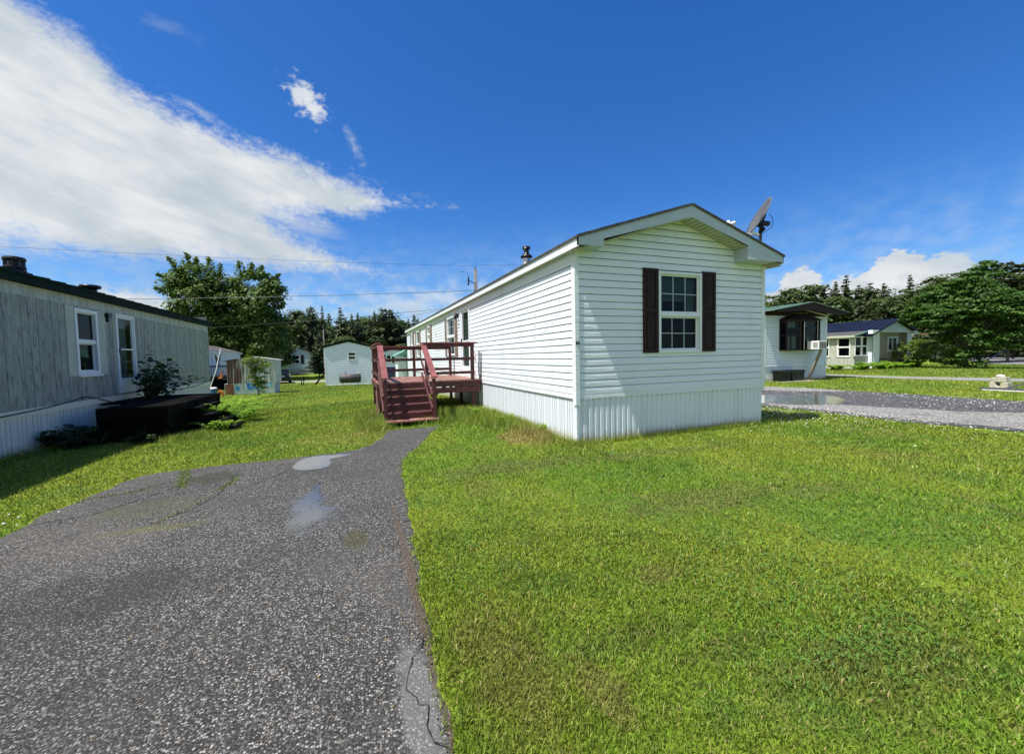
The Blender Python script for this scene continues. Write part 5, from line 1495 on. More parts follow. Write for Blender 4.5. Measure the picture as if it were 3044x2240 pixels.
# home with the oil tank (square on, behind the lawn)
Y = 42.4; zg = -.92
th = simple_home('white home gable with one small window and a dark roof, behind the oil tank', -2.34, 1.84, Y, Y + 16, zg, zg + .06, zg + 3.72, .62, 'green_roof', skirt=False, ohs=.17, H=.20, ops={'F': [(-.29, .39, 1.50, 2.20)]}, fmat='green_roof', rake=.20, fas=.14)
window(th, 'X', Y, -1, -.31, .41, 1.48, 2.22, mid=.5, w=.05, blind=.9)
sk = MB(); pbox(sk, 'X', Y, -1, -2.34, 1.84, .0, .03, zg - .2, zg + .06); sk.build('base_board', MAT['trim'], th)
def oil_tank():
    x0, x1, y, zc, r = -1.11, .74, 41.2, -.22, .40
    o = empty('oil_tank', (x0, y, g1(0, y)), 'horizontal dark grey oil tank with rust on legs in front of the white gable', 'oil tank')
    m = MB(); m.lathe([(.05, x0 - .02), (.26, x0 + .0), (.36, x0 + .05), (r, x0 + .1), (r, x1 - .1), (.36, x1 - .05), (.26, x1), (.05, x1 + .02)], (0, y, zc), 28, 'x'); m.build('tank_body', MAT['tank'], o, smooth=True)
    for x in (x0 + .25, x1 - .25):
        for dy in (-.25, .25):
            l = MB(); l.tube([(x, y + dy, zc - .3), (x, y + dy, g1(0, y) - .05)], .022, 6); l.build('leg', MAT['blackmetal'], o)
    m = MB(); m.tube([(x0 + .55, y, zc + .38), (x0 + .55, y, zc + .52)], .03, 8); m.tube([(x0 + .55, y, zc + .52), (x0 + .55, y, zc + .60)], .055, 8); m.build('filler_cap', MAT['blackmetal'], o)
    m = MB(); m.box(x1 - .32, x1 - .12, y - .1, y + .1, zc + .40, zc + .62); m.build('gauge_box', MAT['white'], o)
    m = MB(); m.tube([(x1 - .04, y, zc + .5), (x1 + .02, y, zc + .45), (x1 + .02, y, g1(0, y))], .012, 6); m.build('pipe', MAT['blackmetal'], o)
oil_tank()
def sticks():
    for k, (x, y, h, lab) in enumerate(((-4.5, 45.5, .95, 'short dark stake standing in the back lawn, taller of two'), (-4.75, 46.0, .5, 'short dark stake standing in the back lawn, lower of two'))):
        m = MB(); m.beam((x, y, g1(x, y) - .1), (x + .03, y, g1(x, y) + h), .10 if k == 0 else .06, .08); tag(m.build('stake', MAT['old_wood']), lab, 'stake')
    m = MB(); m.beam((-3.35, 44.0, g1(-3, 44) + .1), (-2.45, 44.4, g1(-3, 44) + 1.25), .22, .10); tag(m.build('leaning_board', MAT['old_wood']), 'dark board leaning against the left corner of the white gable', 'board')
    m = MB(); m.tube([(.45, 35.5, g1(0, 35.5) - .05), (.40, 35.5, g1(0, 35.5) + .22)], .03, 6); tag(m.build('stub_pipe', MAT['blackmetal']), 'short rusty pipe stub in the lawn below the oil tank', 'pipe')
sticks()

# small gabled home across the road
Y = 74.0; zg = -.42
ch = simple_home('small white gabled home with dark shutters beyond the road, behind the parked dark car', -10.65, -5.85, Y, Y + 16, zg, zg + .95, zg + 3.15, .88, 'shingle', ohs=.12, H=.24, ops={'F': [(-8.75, -7.75, 1.05, 2.35)]}, rake=.13)
window(ch, 'X', Y, -1, -8.8, -7.7, 1.02, 2.38, mid=.5, w=.07)
for a, b in ((-9.35, -8.93), (-7.55, -7.13)): shutter(ch, 'X', Y, -1, a, b, .98, 2.45)
pr = MB(); pr.box(-14.2, -10.7, Y + 1.5, Y + 5, 2.55, 2.68); pr.box(-14.0, -10.75, Y + 1.6, Y + 1.75, 1.9, 2.05)
ao = empty('carport', (-14, Y + 1.5, zg), 'low pinkish porch with a pale flat roof left of the small gabled home', 'porch')
pr.build('roof', MAT['trim'], ao)
pp = MB(); pp.box(-13.6, -10.75, Y + 1.8, Y + 4.8, zg - .2, 1.9); pp.build('wall', MAT['rust'], ao)
p3 = MB()
for x in (-12.4, -11.2): p3.box(x, x + .12, Y + 1.5, Y + 1.62, zg, 2.55)
p3.build('post', MAT['pinkwood'], ao)
an = MB(); an.tube([(-11.2, Y + 1, 2.9), (-10.9, Y + 1, 2.6)], .04, 6); an.tube([(-11.35, Y + 1, 3.15), (-11.1, Y + 1, 3.2), (-11.25, Y + 1, 3.0), (-10.95, Y + 1, 2.75)], .05, 6); 
an.build('antenna', MAT['white'], ao)

# home far left, behind the grey home
fx = -11.9
fh = simple_home('pale blue-sided home with a long eave seen past the corner of the grey home', fx - 4.4, fx + 0.0, 40.5, 55.5, -1.0, .25, 2.55, .75, 'shingle', 'vinyl_blue', ohs=.25, H=.2, ops={'R': []}, prof=PLAIN)
for a, b in ((44.1, 45.0), (50.2, 51.2)): window(fh, 'Y', fx, 1, a, b, 1.5, 2.3, mid=.5, w=.06)
m = MB(); pbox(m, 'Y', fx, 1, 43.75, 44.0, .02, .05, 1.3, 2.4); pbox(m, 'Y', fx, 1, 45.2, 45.4, .02, .05, 1.2, 2.45); m.build('door_trim', MAT['trim'], fh)
bt_ = MB()
for k in range(2):
    yy = 46.6 + k * .0
    P = wp('Y', fx, 1)
    bt_.prism([P(46.0, .03, 2.25), P(46.7, .03, 1.9), P(46.9, .03, 1.95), P(47.1, .03, 1.9), P(47.8, .03, 2.25), P(47.5, .03, 1.7), P(47.05, .03, 1.45), P(47.4, .03, 1.15), P(46.9, .03, 1.35), P(46.4, .03, 1.15), P(46.75, .03, 1.45), P(46.3, .03, 1.7)], (.03, 0, 0)); break
bt_.build('wall_ornament', MAT['black'], fh)
dk = empty('deck', (fx, 43, -1), 'dark weathered deck with upright balusters below the pale blue home', 'deck')
m = MB(); m.box(fx + .05, fx + 2.2, 42.0, 49.0, .10, .25); m.box(fx + 2.1, fx + 2.2, 42, 49, -.6, .1); m.build('floor', MAT['old_wood'], dk)
m = MB(); m.box(fx + 2.1, fx + 2.22, 42.0, 49.0, 1.12, 1.22); m.box(fx + .1, fx + 2.2, 42.0, 42.1, 1.12, 1.22); m.build('rail', MAT['old_wood'], dk)
m = MB()
for k in range(34): m.box(fx + 2.13, fx + 2.18, 42.1 + k * .2, 42.16 + k * .2, .25, 1.12)
for k in range(12): m.box(fx + .2 + k * .17, fx + .25 + k * .17, 42.03, 42.08, .25, 1.12)
m.build('baluster', MAT['plank'], dk)
m = MB(); m.box(fx + .1, fx + 2.1, 42.2, 48.8, -1.1, -.2); m.build('skirt', MAT['dark'], dk)

# shed with the blue mural
def shed():
    Y0, Y1 = 29.3, 31.3; zg = g1(-6, 29.5); s = 1.315
    X0, X1 = -7.2, -4.36
    o = empty('shed', (X0, Y0, zg), 'rusty ribbed metal shed standing on a white base painted with a blue mural', 'shed')
    zb0, zb1 = zg - .05, .20
    b = MB(); b.box(-7.15, -4.53, Y0, Y1, zb0, zb1); b.build('base', MAT['mural'], o)
    b = MB(); b.box(-7.12, -6.70, Y0 - .02, Y0 - .001, zb0, zb1 - .02); b.build('door_board', MAT['rust'], o)
    # mural: irregular painted shapes (a dripping blue band, small marks)
    def paint(pts, mat, nm='mural_paint'):
        m = MB(); m.prism([(x, Y0 - .004, z) for x, z in pts], (0, -.004, 0)); m.build(nm, MAT[mat], o)
    r = random.Random(5); pts = [(-6.02, .18), (-5.22, .18)]
    x = -5.22
    while x > -6.02:
        pts.append((x, r.uniform(-.28, -.12))); x -= .045; pts.append((x, r.uniform(-.22, -.06))); x -= .045
    paint(pts, 'mural_blue')
    paint([(-6.60, .05), (-6.50, -.02), (-6.40, .07), (-6.36, -.05), (-6.45, -.22), (-6.55, -.20), (-6.62, -.08)], 'mural_blue')
    paint([(-4.95, .15), (-4.62, .18), (-4.70, .02), (-4.80, -.10), (-4.9, -.02), (-5.0, .02)], 'mural_sky')
    for k in range(16):
        x = r.uniform(-6.1, -5.0); z = r.uniform(-.38, -.18); a = r.uniform(.015, .035)
        paint([(x - a, z), (x, z - a * .6), (x + a, z + a * .3), (x + a * .3, z + a)], 'mural_sky' if k % 3 else 'mural_blue')
    w = MB(); op = []
    pitch = .31
    prof = []
    x = -7.0
    while x < -4.6: prof += [(x, .0), (x + .03, .035), (x + .06, .035), (x + .09, 0)]; x += pitch
    ribs(w, 'X', Y0, -1, prof + [(-4.42, 0)], zb1, 1.58)
    w.box(-4.43, -4.40, Y0, Y1, zb1, 1.58); w.box(-7.0, -6.98, Y0, Y1, zb1, 1.58); w.box(-7, -4.42, Y1 - .02, Y1, zb1, 1.58)
    w.prism([(-7.0, Y0 + .02, 1.58), (-4.4, Y0 + .02, 1.58), (-5.7, Y0 + .02, 1.80)], (0, .02, 0))
    w.build('wall', MAT['shed'], o)
    rf = MB()
    for xa in (-7.18, -4.22): rf.prism([(-5.7, Y0 - .06, 1.83), (xa, Y0 - .06, 1.585), (xa, Y0 - .06, 1.56), (-5.7, Y0 - .06, 1.80)], (0, Y1 - Y0 + .12, 0))
    rf.build('roof', MAT['shed'], o)
shed()
def clutter():
    zg = g1(-8, 28.5)
    o = empty('bin', (-7.85, 28.6, zg), 'blue plastic barrel with a white lid beside the grey home end', 'barrel')
    m = MB(); m.lathe([(.14, 0), (.17, .1), (.18, .3), (.17, .42)], (-7.55, 28.6, zg), 16); m.build('barrel', MAT['bluebin'], o, smooth=True)
    m = MB(); m.lathe([(.21, .42), (.22, .44), (.16, .52), (.02, .53)], (-7.55, 28.6, zg), 16); m.build('lid', MAT['white'], o, smooth=True)
    m = MB(); m.prism([(-7.32, 28.4, zg), (-7.02, 28.4, zg), (-7.05, 28.4, zg + .25), (-7.22, 28.4, zg + .38)], (0, .2, 0)); tag(m.build('plastic_toy', MAT['orange']), 'orange plastic piece leaning between the blue barrel and the mural', 'toy')
    m = MB(); m.prism([(-7.42, 29.0, .55), (-7.18, 29.0, .55), (-7.18, 29.0, 1.0), (-7.3, 29.0, .7)], (0, .1, 0)); tag(m.build('orange_board', MAT['orange']), 'pale orange panel sticking out behind the shed left edge', 'panel')
    m = MB(); m.tube([(-7.72, 28.2, zg + .1), (-7.25, 28.25, 1.1)], .022, 6); m.tube([(-7.25, 28.25, 1.1), (-7.0, 28.3, 2.3)], .024, 6); tag(m.build('pole', MAT['white']), 'slanting thin white pole left of the shed', 'pole')
clutter()

# shed and home seen between the deck rails
zg = g1(3, 33)
o = empty('shed', (3.0, 31, zg), 'small white shed with an aqua-green roof behind the end of the white home', 'shed')
m = MB(); m.box(3.12, 3.72, 31, 32.8, zg, 1.62); m.build('wall', MAT['vinyl'], o)
m = MB(); m.box(3.73, 4.2, 31.05, 32.6, zg, 1.9); m.build('side_wall', MAT['mural'], o)
m = MB(); m.prism([(2.85, 30.8, 1.72), (4.6, 30.8, 2.55), (4.6, 30.8, 2.50), (2.85, 30.8, 1.68)], (0, 2.2, 0)); m.prism([(3.0, 30.85, 1.70), (4.3, 30.85, 2.30), (4.3, 30.85, 1.95), (3.4, 30.85, 1.64)], (0, .02, 0)); m.build('roof', MAT['aqua'], o)
Y = 66.0; zg = -.7
bh = simple_home('pale home gable with dark shutters glimpsed between the deck rails', 4.0, 8.2, Y, Y + 12, zg, zg + .9, 2.45, .55, 'shingle', ohs=.12, H=.24, ops={'F': [(5.0, 5.65, .9, 2.05)]}, rake=.13)
window(bh, 'X', Y, -1, 4.96, 5.69, .9, 2.08, mid=.5, w=.07)
for a, b in ((4.55, 4.86), (5.8, 6.15)): shutter(bh, 'X', Y, -1, a, b, .85, 2.12)

def car(loc, rz, label, s=1.0):
    o = empty('parked_car', loc, label, 'car', rz=rz)
    W, L = .92, 4.5
    # body side profile along y (rear at y=0, front at y=L): lofted across width
    low = [(0, .38), (0, .75), (.05, 1.02), (.9, 1.05), (3.2, 1.02), (4.2, .92), (4.5, .72), (4.5, .35), (4.1, .28), (.35, .28)]
    def loft(prof, half, inset, name, mat, sm=False):
        m = MB(); n = len(prof); cy = sum(p[0] for p in prof) / n; cz = sum(p[1] for p in prof) / n
        V = []
        for x, k in ((-half, inset), (-half * .93, 1), (half * .93, 1), (half, inset)):
            for y, z in prof: V.append((x, cy + (y - cy) * k, cz + (z - cz) * k))
        F = [tuple(range(n)), tuple(range(3 * n, 4 * n))]
        for j in range(3):
            for i in range(n): F.append((j * n + i, j * n + (i + 1) % n, (j + 1) * n + (i + 1) % n, (j + 1) * n + i))
        m.add(V, F); ob = m.build(name, MAT[mat], o, bevel=.03, world=False); return ob
    loft(low, W, .94, 'body', 'carpaint')
    loft([(.08, 1.03), (.30, 1.50), (.5, 1.58), (2.1, 1.60), (2.6, 1.52), (3.25, 1.03)], W * .80, .90, 'cabin', 'carglass')
    loft([(.28, 1.545), (.5, 1.60), (2.2, 1.62), (2.55, 1.56), (2.2, 1.58), (.5, 1.565)], W * .76, .98, 'roof_panel', 'carpaint')
    for sx in (-1, 1):
        for y in (.85, 3.55):
            m = MB(); m.lathe([(.20, -.11), (.33, -.10), (.345, -.06), (.345, .06), (.33, .10), (.20, .11)], (sx * (W - .10), y, .345), 20, 'x'); w = m.build('wheel', MAT['tyre'], o, world=False)
            m = MB(); m.lathe([(.03, -.005), (.20, -.004), (.205, .02)], (sx * (W + .012), y, .345), 12, 'x'); m.build('rim', MAT['rim'], w, world=False)
        m = MB(); m.box(sx * (W - .13) - .075, sx * (W - .13) + .075, -.03, .05, .80, 1.18); m.build('tail_light', MAT['tail'], o, world=False)
        m = MB(); m.box(sx * (W + .09) - .08, sx * (W + .09) + .08, 2.75, 2.88, 1.02, 1.16); m.build('mirror', MAT['carpaint'], o, world=False)
        m = MB(); m.box(sx * .62 - .16, sx * .62 + .16, 4.42, 4.52, .68, .82); m.build('headlight', MAT['rim'], o, world=False)
    m = MB(); m.box(-.27, .27, -.035, -.004, .78, .92); m.build('number_plate', MAT['plate'], o, world=False)
    m = MB(); m.box(-W + .04, W - .04, -.06, .1, .40, .60); m.build('bumper', MAT['carpaint'], o, world=False)
    m = MB(); m.box(-.22, .22, 4.49, 4.53, .42, .54); m.build('grille', MAT['black'], o, world=False)
    return o
car((-7.35, 52.6, g1(-7, 52)), R_(9), 'dark grey hatchback parked on the road, seen from behind past the mural shed')
car((3.95, 48.5, g1(4, 46)), R_(176), 'black car glimpsed between the deck rails left of the aqua-roofed shed')

# green-roofed home on the right
def green_home():
    x0, x1, Y = 18.62, 23.14, 14.26
    h = empty('mobile_home', (x0, Y, 0), 'white home with faded green roof, brown bay window and window air conditioner', 'mobile home')
    xc = 20.95; zr = 3.83; sl = .25
    # walls
    hw = (x1 - x0) / 2; xm = (x0 + x1) / 2
    ze = 3.24
    op = (19.67, 22.24, 1.50, 2.97)
    shell(h, x0, x1, Y, Y + 15, .74, ze, .125, .2, xm, ze + .2 * hw, {'F': [op]}, 'vinyl_far')
    sk = MB(); ribs(sk, 'X', Y + .02, -1, corrugated(x0 + .02, x1, .11, .02, .5), -.1, .735); ribs(sk, 'Y', x0 + .02, -1, corrugated(Y, Y + 15, .11, .015, .5), -.1, .735); sk.build('skirting', MAT['skirt_far'], h)
    corner_posts(h, x0, x1, Y, Y + 15, .70, 3.24)
    bt = MB(); pbox(bt, 'X', Y, -1, x0 + .07, x1, .001, .022, .715, .765); bt.build('belt_trim', MAT['trim'], h)
    # broad low roof with front overhang
    rf = MB(); ya, yb = Y - .75, Y + 15.3
    for xe in (x0 - .35, x1 + .60):
        ze_ = zr - .165 * abs(xe - xc)
        rf.prism([(xc, ya, zr), (xe, ya, ze_), (xe, ya, ze_ - .03), (xc, ya, zr - .03)], (0, yb - ya, 0))
        for y in np.arange(ya + .2, yb, .45): rf.beam((xc, y, zr + .01), (xe, y, ze_ + .01), .025, .025)
    rf.build('roof', MAT['green_roof_pale'], h)
    gb = MB(); gb.prism([(x0 - .1, ya + .05, zr - .165 * (xc - x0 + .1) - .035), (xc, ya + .05, zr - .035), (x1 + .4, ya + .05, zr - .165 * (x1 + .4 - xc) - .035), (x1 + .4, ya + .05, zr - .165 * (x1 + .4 - xc) - .11), (x1 - .3, ya + .05, 3.22), (xc, ya + .05, 3.42), (x0 + .3, ya + .05, 3.30), (x0 - .1, ya + .05, 3.30)], (0, .04, 0))
    gb.prism([(x0, Y - .03, 3.2), (x1, Y - .03, 3.2), (x1, Y - .03, zr - .165 * (x1 - xc) - .04), (xc, Y - .03, zr - .04), (x0, Y - .03, zr - .165 * (xc - x0) - .04)], (0, .025, 0))
    gb.build('gable_board', MAT['brown'], h)
    so = MB()
    for xe in (x0 - .3, x1 + .55): so.quad((xc, ya, zr - .04), (xe, ya, zr - .165 * abs(xe - xc) - .04), (xe, Y, zr - .165 * abs(xe - xc) - .04), (xc, Y, zr - .04))
    so.build('soffit', MAT['brown'], h)
    rk = MB(); rk.beam((xc + .1, Y - .06, 3.56), (x1, Y - .06, 3.24), .03, .05); rk.build('rake_trim', MAT['trim'], h)
    # bay window: three facets standing proud
    b = MB()
    base = [(19.64, Y), (19.76, Y - .28), (20.72, Y - .42), (21.72, Y - .42), (22.14, Y - .28), (22.26, Y)]
    # posts
    for (x, y) in ((20.74, Y - .42), (21.74, Y - .41)): b.box(x - .05, x + .05, y - .03, y + .04, 1.50, 2.97)
    ob = b.build('bay_window', MAT['white'], h)
    f = MB()
    for (a, c) in zip(base, base[1:]):
        f.beam((a[0], a[1], 1.52), (c[0], c[1], 1.52), .06, .05); f.beam((a[0], a[1], 2.93), (c[0], c[1], 2.93), .06, .09); f.beam((a[0], a[1], 2.23), (c[0], c[1], 2.23), .03, .035)
    for (x, y) in base: f.box(x - .03, x + .03, y - .03, y + .03, 1.5, 2.95)
    f.box(20.50, 20.68, Y - .40, Y - .36, 1.54, 2.9)
    f.build('frame', MAT['brown'], ob)
    g = MB()
    for (a, c) in zip(base, base[1:]): g.quad((a[0], a[1] + .01, 1.54), (c[0], c[1] + .01, 1.54), (c[0], c[1] + .01, 2.9), (a[0], a[1] + .01, 2.9))
    g.build('pane', MAT['glass'], ob)
    i = MB(); i.box(19.68, 22.22, Y + .35, Y + .37, 1.5, 2.97); i.poly([(19.66, Y, 1.505), (19.76, Y - .26, 1.505), (20.72, Y - .40, 1.505), (21.72, Y - .40, 1.505), (22.24, Y, 1.505)]); i.build('interior', MAT['dark'], ob)
    cu = MB()
    for x0_, x1_, za, zb in ((19.78, 20.15, 2.6, 2.9), (20.2, 20.45, 2.6, 2.9), (19.80, 20.07, 1.56, 2.2), (20.2, 20.5, 1.56, 2.2), (20.85, 21.25, 2.65, 2.9), (21.3, 21.45, 1.9, 2.2), (22.0, 22.12, 2.2, 2.85), (21.98, 22.1, 1.95, 2.2)):
        cu.box(x0_, x1_, Y - .22, Y - .2, za, zb)
    cu.build('curtain', MAT['curtain'], ob)
    # bay roof (brown hip)
    br = MB()
    e = [(19.52, Y), (19.68, Y - .38), (20.70, Y - .54), (21.76, Y - .54), (22.24, Y - .38), (22.40, Y)]
    t = [(20.45, Y - .0), (20.5, Y - .16), (20.72, Y - .22), (21.30, Y - .22), (21.42, Y - .16), (21.45, Y)]
    for k in range(5): br.quad((*e[k], 2.985), (*e[k + 1], 2.985), (*t[k + 1], 3.31), (*t[k], 3.31))
    br.poly([(*p, 3.31) for p in t]); br.poly([(*p, 2.98) for p in e]); br.build('bay_roof', MAT['brown'], ob)
    bt2 = MB()
    for k in range(5): bt2.beam((*t[k], 3.325), (*t[k + 1], 3.325), .05, .03)
    bt2.beam((20.45, Y - .02, 3.32), (19.75, Y - .02, 3.07), .03, .03); bt2.beam((21.45, Y - .02, 3.32), (22.2, Y - .02, 3.07), .03, .03)
    bt2.build('bay_trim', MAT['plank'], ob)
    # air conditioner: thing of its own, held by the bay window
    a = empty('air_conditioner', (21.1, Y - .85, 1.5), 'white window air conditioner sticking out of the brown bay window', 'air conditioner')
    m = MB(); m.box(21.02, 21.62, Y - .98, Y - .42, 1.52, 1.93); m.build('case', MAT['white'], a, bevel=.012)
    m = MB()
    for k in range(10): m.box(21.06 + k * .053, 21.085 + k * .053, Y - .99, Y - .981, 1.56, 1.89)
    for k in range(9): m.box(21.012, 21.0199, Y - .93 + k * .026, Y - .918 + k * .026, 1.60, 1.86)
    m.build('grille', MAT['greydish'], a)
    m = MB(); m.beam((21.52, Y - .78, 1.515), (21.12, Y - .42, -.03), .17, .045, (0, 1, 0)); tag(m.build('prop_board', MAT['plank']), 'slanted brown board propping up the white air conditioner', 'board')
    for k, (xa, xb, lab) in enumerate(((18.98, 19.66, 'dark grey lidded storage bin at the left under the bay window'), (19.72, 20.62, 'black lidded storage bin at the right under the bay window'))):
        q = empty('storage_bin', (xa, Y - .5, .02), lab, 'storage bin', 'storage bins under the bay window')
        m = MB(); m.prism([(xa + .05, Y - .58, .02), (xb - .05, Y - .58, .02), (xb, Y - .60, .47), (xa, Y - .60, .47)], (0, .45, 0)); m.build('tub', MAT['black'] if k else MAT['blackmetal'], q, bevel=.01)
        m = MB(); m.box(xa - .03, xb + .03, Y - .63, Y - .12, .471, .53); m.box(xa + .03, xb - .03, Y - .6, Y - .15, .531, .55); m.build('lid', MAT['black'], q, bevel=.01)
        m = MB()
        for j in range(5): 
            xx = xa + .1 + (xb - xa - .2) * j / 4; m.box(xx - .01, xx + .01, Y - .612, Y - .6015, .06, .44)
        m.build('ribs', MAT['black'], q)
    m = MB(); m.box(19.0, 21.0, Y - .80, Y - .02, -.03, .018); m.box(20.1, 21.2, Y - 1.0, Y - .805, -.03, .010); tag(m.build('base_slab', MAT['concrete']), 'thin concrete slab under the two storage bins', 'slab')
green_home()

# blue-roofed home further right
def blue_home():
    x0, x1, Y = 36.6, 41.6, 19.3
    h = empty('mobile_home', (x0, Y, 0), 'grey-white home with a navy blue metal roof and glazed lean-to, left of the bright maple', 'mobile home')
    xc = 39.4
    ribwall = MB()
    top = lambda x: 3.72 - .36 * abs(x - xc)
    # left part of the gable front and side strips (vertical ribbed)
    ribs(ribwall, 'X', Y, -1, corrugated(x0, 37.45, .16, .02, .6), .25, 2.75)
    ribs(ribwall, 'X', Y, -1, corrugated(41.0, x1, .16, .02, .6), .25, 2.75)
    ribs(ribwall, 'X', Y - .02, -1, corrugated(x0 - .1, x1 + .1, .16, .012, .6), 2.72, lambda u: top(u) - .1)
    ribs(ribwall, 'Y', x1, 1, corrugated(Y, Y + 14, .16, .02, .6), -.1, 2.75); ribs(ribwall, 'Y', x0, -1, corrugated(Y, Y + 14, .16, .02, .6), -.1, 2.75)
    ribwall.build('wall', MAT['vinyl_far'], h)
    # recessed front
    rc = MB(); ribs(rc, 'X', Y + .35, -1, corrugated(37.40, 41.05, .2, .015, .8), .25, 2.73, [(39.22, 40.42, 1.30, 2.36)])
    rc.box(37.42, 37.45, Y, Y + .35, .25, 2.73); rc.box(41.0, 41.03, Y, Y + .35, .25, 2.73); rc.quad((37.42, Y, 2.72), (41.03, Y, 2.72), (41.03, Y + .35, 2.72), (37.42, Y + .35, 2.72))
    rc.build('recessed_wall', MAT['tan'], h)
    window(h, 'X', Y + .35, -1, 39.16, 40.48, 1.25, 2.41, slider=True, w=.09, mat='trim')
    tf = MB(); frame(tf, 'X', Y + .35, -1, 37.9, 40.95, .7, 2.68, .05, .015, .04, .03); tf.build('wall_trim', MAT['cream'], h)
    bx = MB(); bx.box(x0, x1, Y - .01, Y + .9, -.1, .25); bx.box(x0 - .02, x1 + .02, Y - .04, Y + .02, .2, .27); bx.build('base', MAT['skirt_far'], h)
    pl = MB(); pl.beam((37.7, Y + .2, .62), (40.2, Y + .2, .66), .3, .05); pl.beam((38.0, Y + .25, .74), (41.3, Y + .25, .58), .15, .04)
    for x in (38.0, 39.6): pl.box(x, x + .3, Y + .1, Y + .3, .27, .6)
    pl.build('bench_boards', MAT['plank'], h)
    r = MB(); ya, yb = Y - .3, Y + 14.3
    for xe in (x0 - .55, x1 + .3):
        r.prism([(xc, ya, 3.78), (xe, ya, top(xe) + .02), (xe, ya, top(xe) - .04), (xc, ya, 3.72)], (0, yb - ya, 0))
        for y in np.arange(ya + .15, yb, .42): r.beam((xc, y, 3.80), (xe, y, top(xe) + .04), .04, .04)
        r.box(min(xe, xe + .03), max(xe, xe + .03), ya, yb, top(xe) - .12, top(xe) - .02)
    for xe in (x0 - .55, x1 + .3): r.prism([(xc, ya - .01, 3.785), (xe, ya - .01, top(xe) + .025), (xe, ya - .01, top(xe) - .08), (xc, ya - .01, 3.67)], (0, .03, 0))
    r.build('roof', MAT['blue_roof'], h)
    er = MB(); er.box(x0 - .5, x0 + .25, Y - .28, Y + .02, 2.60, 2.88); er.box(x1 - .1, x1 + .3, Y - .28, Y + .02, 2.62, 2.86); er.build('eave_return', MAT['trim'], h)
    # lean-to
    lx = 35.0
    l = MB(); l.prism([(lx - .25, Y + .2, 2.52), (x0, Y + .2, 2.86), (x0, Y + .2, 2.80), (lx - .25, Y + .2, 2.44)], (0, 9, 0)); l.build('lean_to_roof', MAT['shingle'], h)
    l = MB(); l.box(lx - .27, lx - .24, Y + .15, Y + 9.2, 2.36, 2.52); l.build('lean_to_fascia', MAT['cream'], h)
    l = MB(); l.beam((lx - .27, Y + .18, 2.47), (x0, Y + .18, 2.84), .03, .09); l.build('lean_to_rake', MAT['aqua'], h)
    l = MB()
    ops = [(19.86, 20.76, .90, 2.38), (21.32, 22.3, .90, 2.38)]
    for (a, b) in ((Y + .3, 19.86), (20.76, 21.32), (22.3, Y + 9)): l.box(lx, lx + .05, a, b, .75, 2.45)
    for (a, b, c, d) in ops: l.box(lx, lx + .05, a, b, .75, c); l.box(lx, lx + .05, a, b, d, 2.45)
    l.box(lx, x0, Y + .3, Y + .34, .75, .95); l.box(lx - .01, lx + .04, Y + .28, Y + 9, -.1, .748); l.box(lx, x0, Y + .29, Y + .34, -.1, .74)
    l.build('lean_to_wall', MAT['frieze'], h)
    for (a, b, c, d) in ops: window(h, 'Y', lx, -1, a, b, c, d, mid=.5, w=.06, mat='white')
    window(h, 'X', Y + .3, -1, lx + .03, 35.85, .96, 2.44, mid=.5, w=.05, mat='white'); window(h, 'X', Y + .3, -1, 35.87, 36.58, .96, 2.44, mid=.5, w=.05, mat='trim')
blue_home()
# far right roofs
o = empty('house', (64, 31, 0), 'tiny far house with a white roof seen under the maple left side', 'house')
m = MB(); m.box(64, 69.5, 31, 36, 0, 2.5); m.build('wall', MAT['mural'], o)
m = MB(); m.prism([(63.8, 30.8, 2.5), (69.6, 30.8, 2.5), (67.3, 30.8, 3.6)], (0, 5.4, 0)); m.build('roof', MAT['trim'], o)
o = empty('house', (70, 29, 0), 'tiny far house with a red roof seen under the maple left side', 'house')
m = MB(); m.box(70, 75, 31, 36, 0, 2.3); m.build('wall', MAT['mural'], o)
m = MB(); m.prism([(69.9, 30.8, 2.3), (75.5, 30.8, 2.3), (71, 30.8, 3.3)], (0, 5.4, 0)); m.build('roof', M('red_roof', (.22, .05, .045), .7), o)

# concrete blocks and metal frame at the right edge
def debris():
    o = empty('concrete_block', (20.8, 7.2, 0), 'broken concrete footing topped with stones on the right-hand grass', 'concrete block')
    m = MB()
    m.prism([(20.72, 6.97, 0), (20.72, 7.44, 0), (20.72, 7.42, .25), (20.72, 7.30, .25), (20.72, 7.27, .14), (20.72, 7.20, .10), (20.72, 7.14, .18), (20.72, 7.12, .25), (20.72, 6.98, .25)], (.35, 0, 0)); m.build('block', MAT['concrete'], o, bevel=.015)
    m = MB(); m.prism([(20.74, 7.02, .252), (20.74, 7.38, .252), (20.74, 7.40, .40), (20.74, 7.04, .44)], (.3, 0, 0)); m.build('upper_block', MAT['concrete'], o, bevel=.02)
    m = MB(); m.lathe([(.10, 0), (.12, .03), (.08, .08), (.02, .10)], (20.85, 7.2, .42), 9); m.build('stone', MAT['stone'], o)
    o = empty('metal_frame', (20.3, 6.9, 0), 'low dark metal frame with a slanted bar lying on the grass at the right edge', 'metal frame')
    m = MB()
    for x in (20.1, 20.45): m.beam((x, 7.45, .06), (x, 4.6, .06), .05, .05)
    for y in (7.4, 6.6, 5.6, 4.7): m.beam((20.1, y, .05), (20.45, y, .05), .05, .05)
    m.beam((20.2, 6.95, .03), (20.2, 5.0, .95), .04, .06); m.build('bars', MAT['greydish'], o)
    m = MB(); m.beam((19.95, 7.3, .03), (19.95, 4.6, .03), .05, .03); m.build('white_edge', MAT['white'], o)
debris()
m = MB(); m.tube([(53.8, 18.2, -.1), (53.8, 18.2, 2.4)], .10, 8); m.tube([(53.8, 18.2, 1.2), (50.8, 18.6, .15)], .05, 6); m.beam((50.0, 18.6, .12), (90, 16.0, .12), .25, .2)
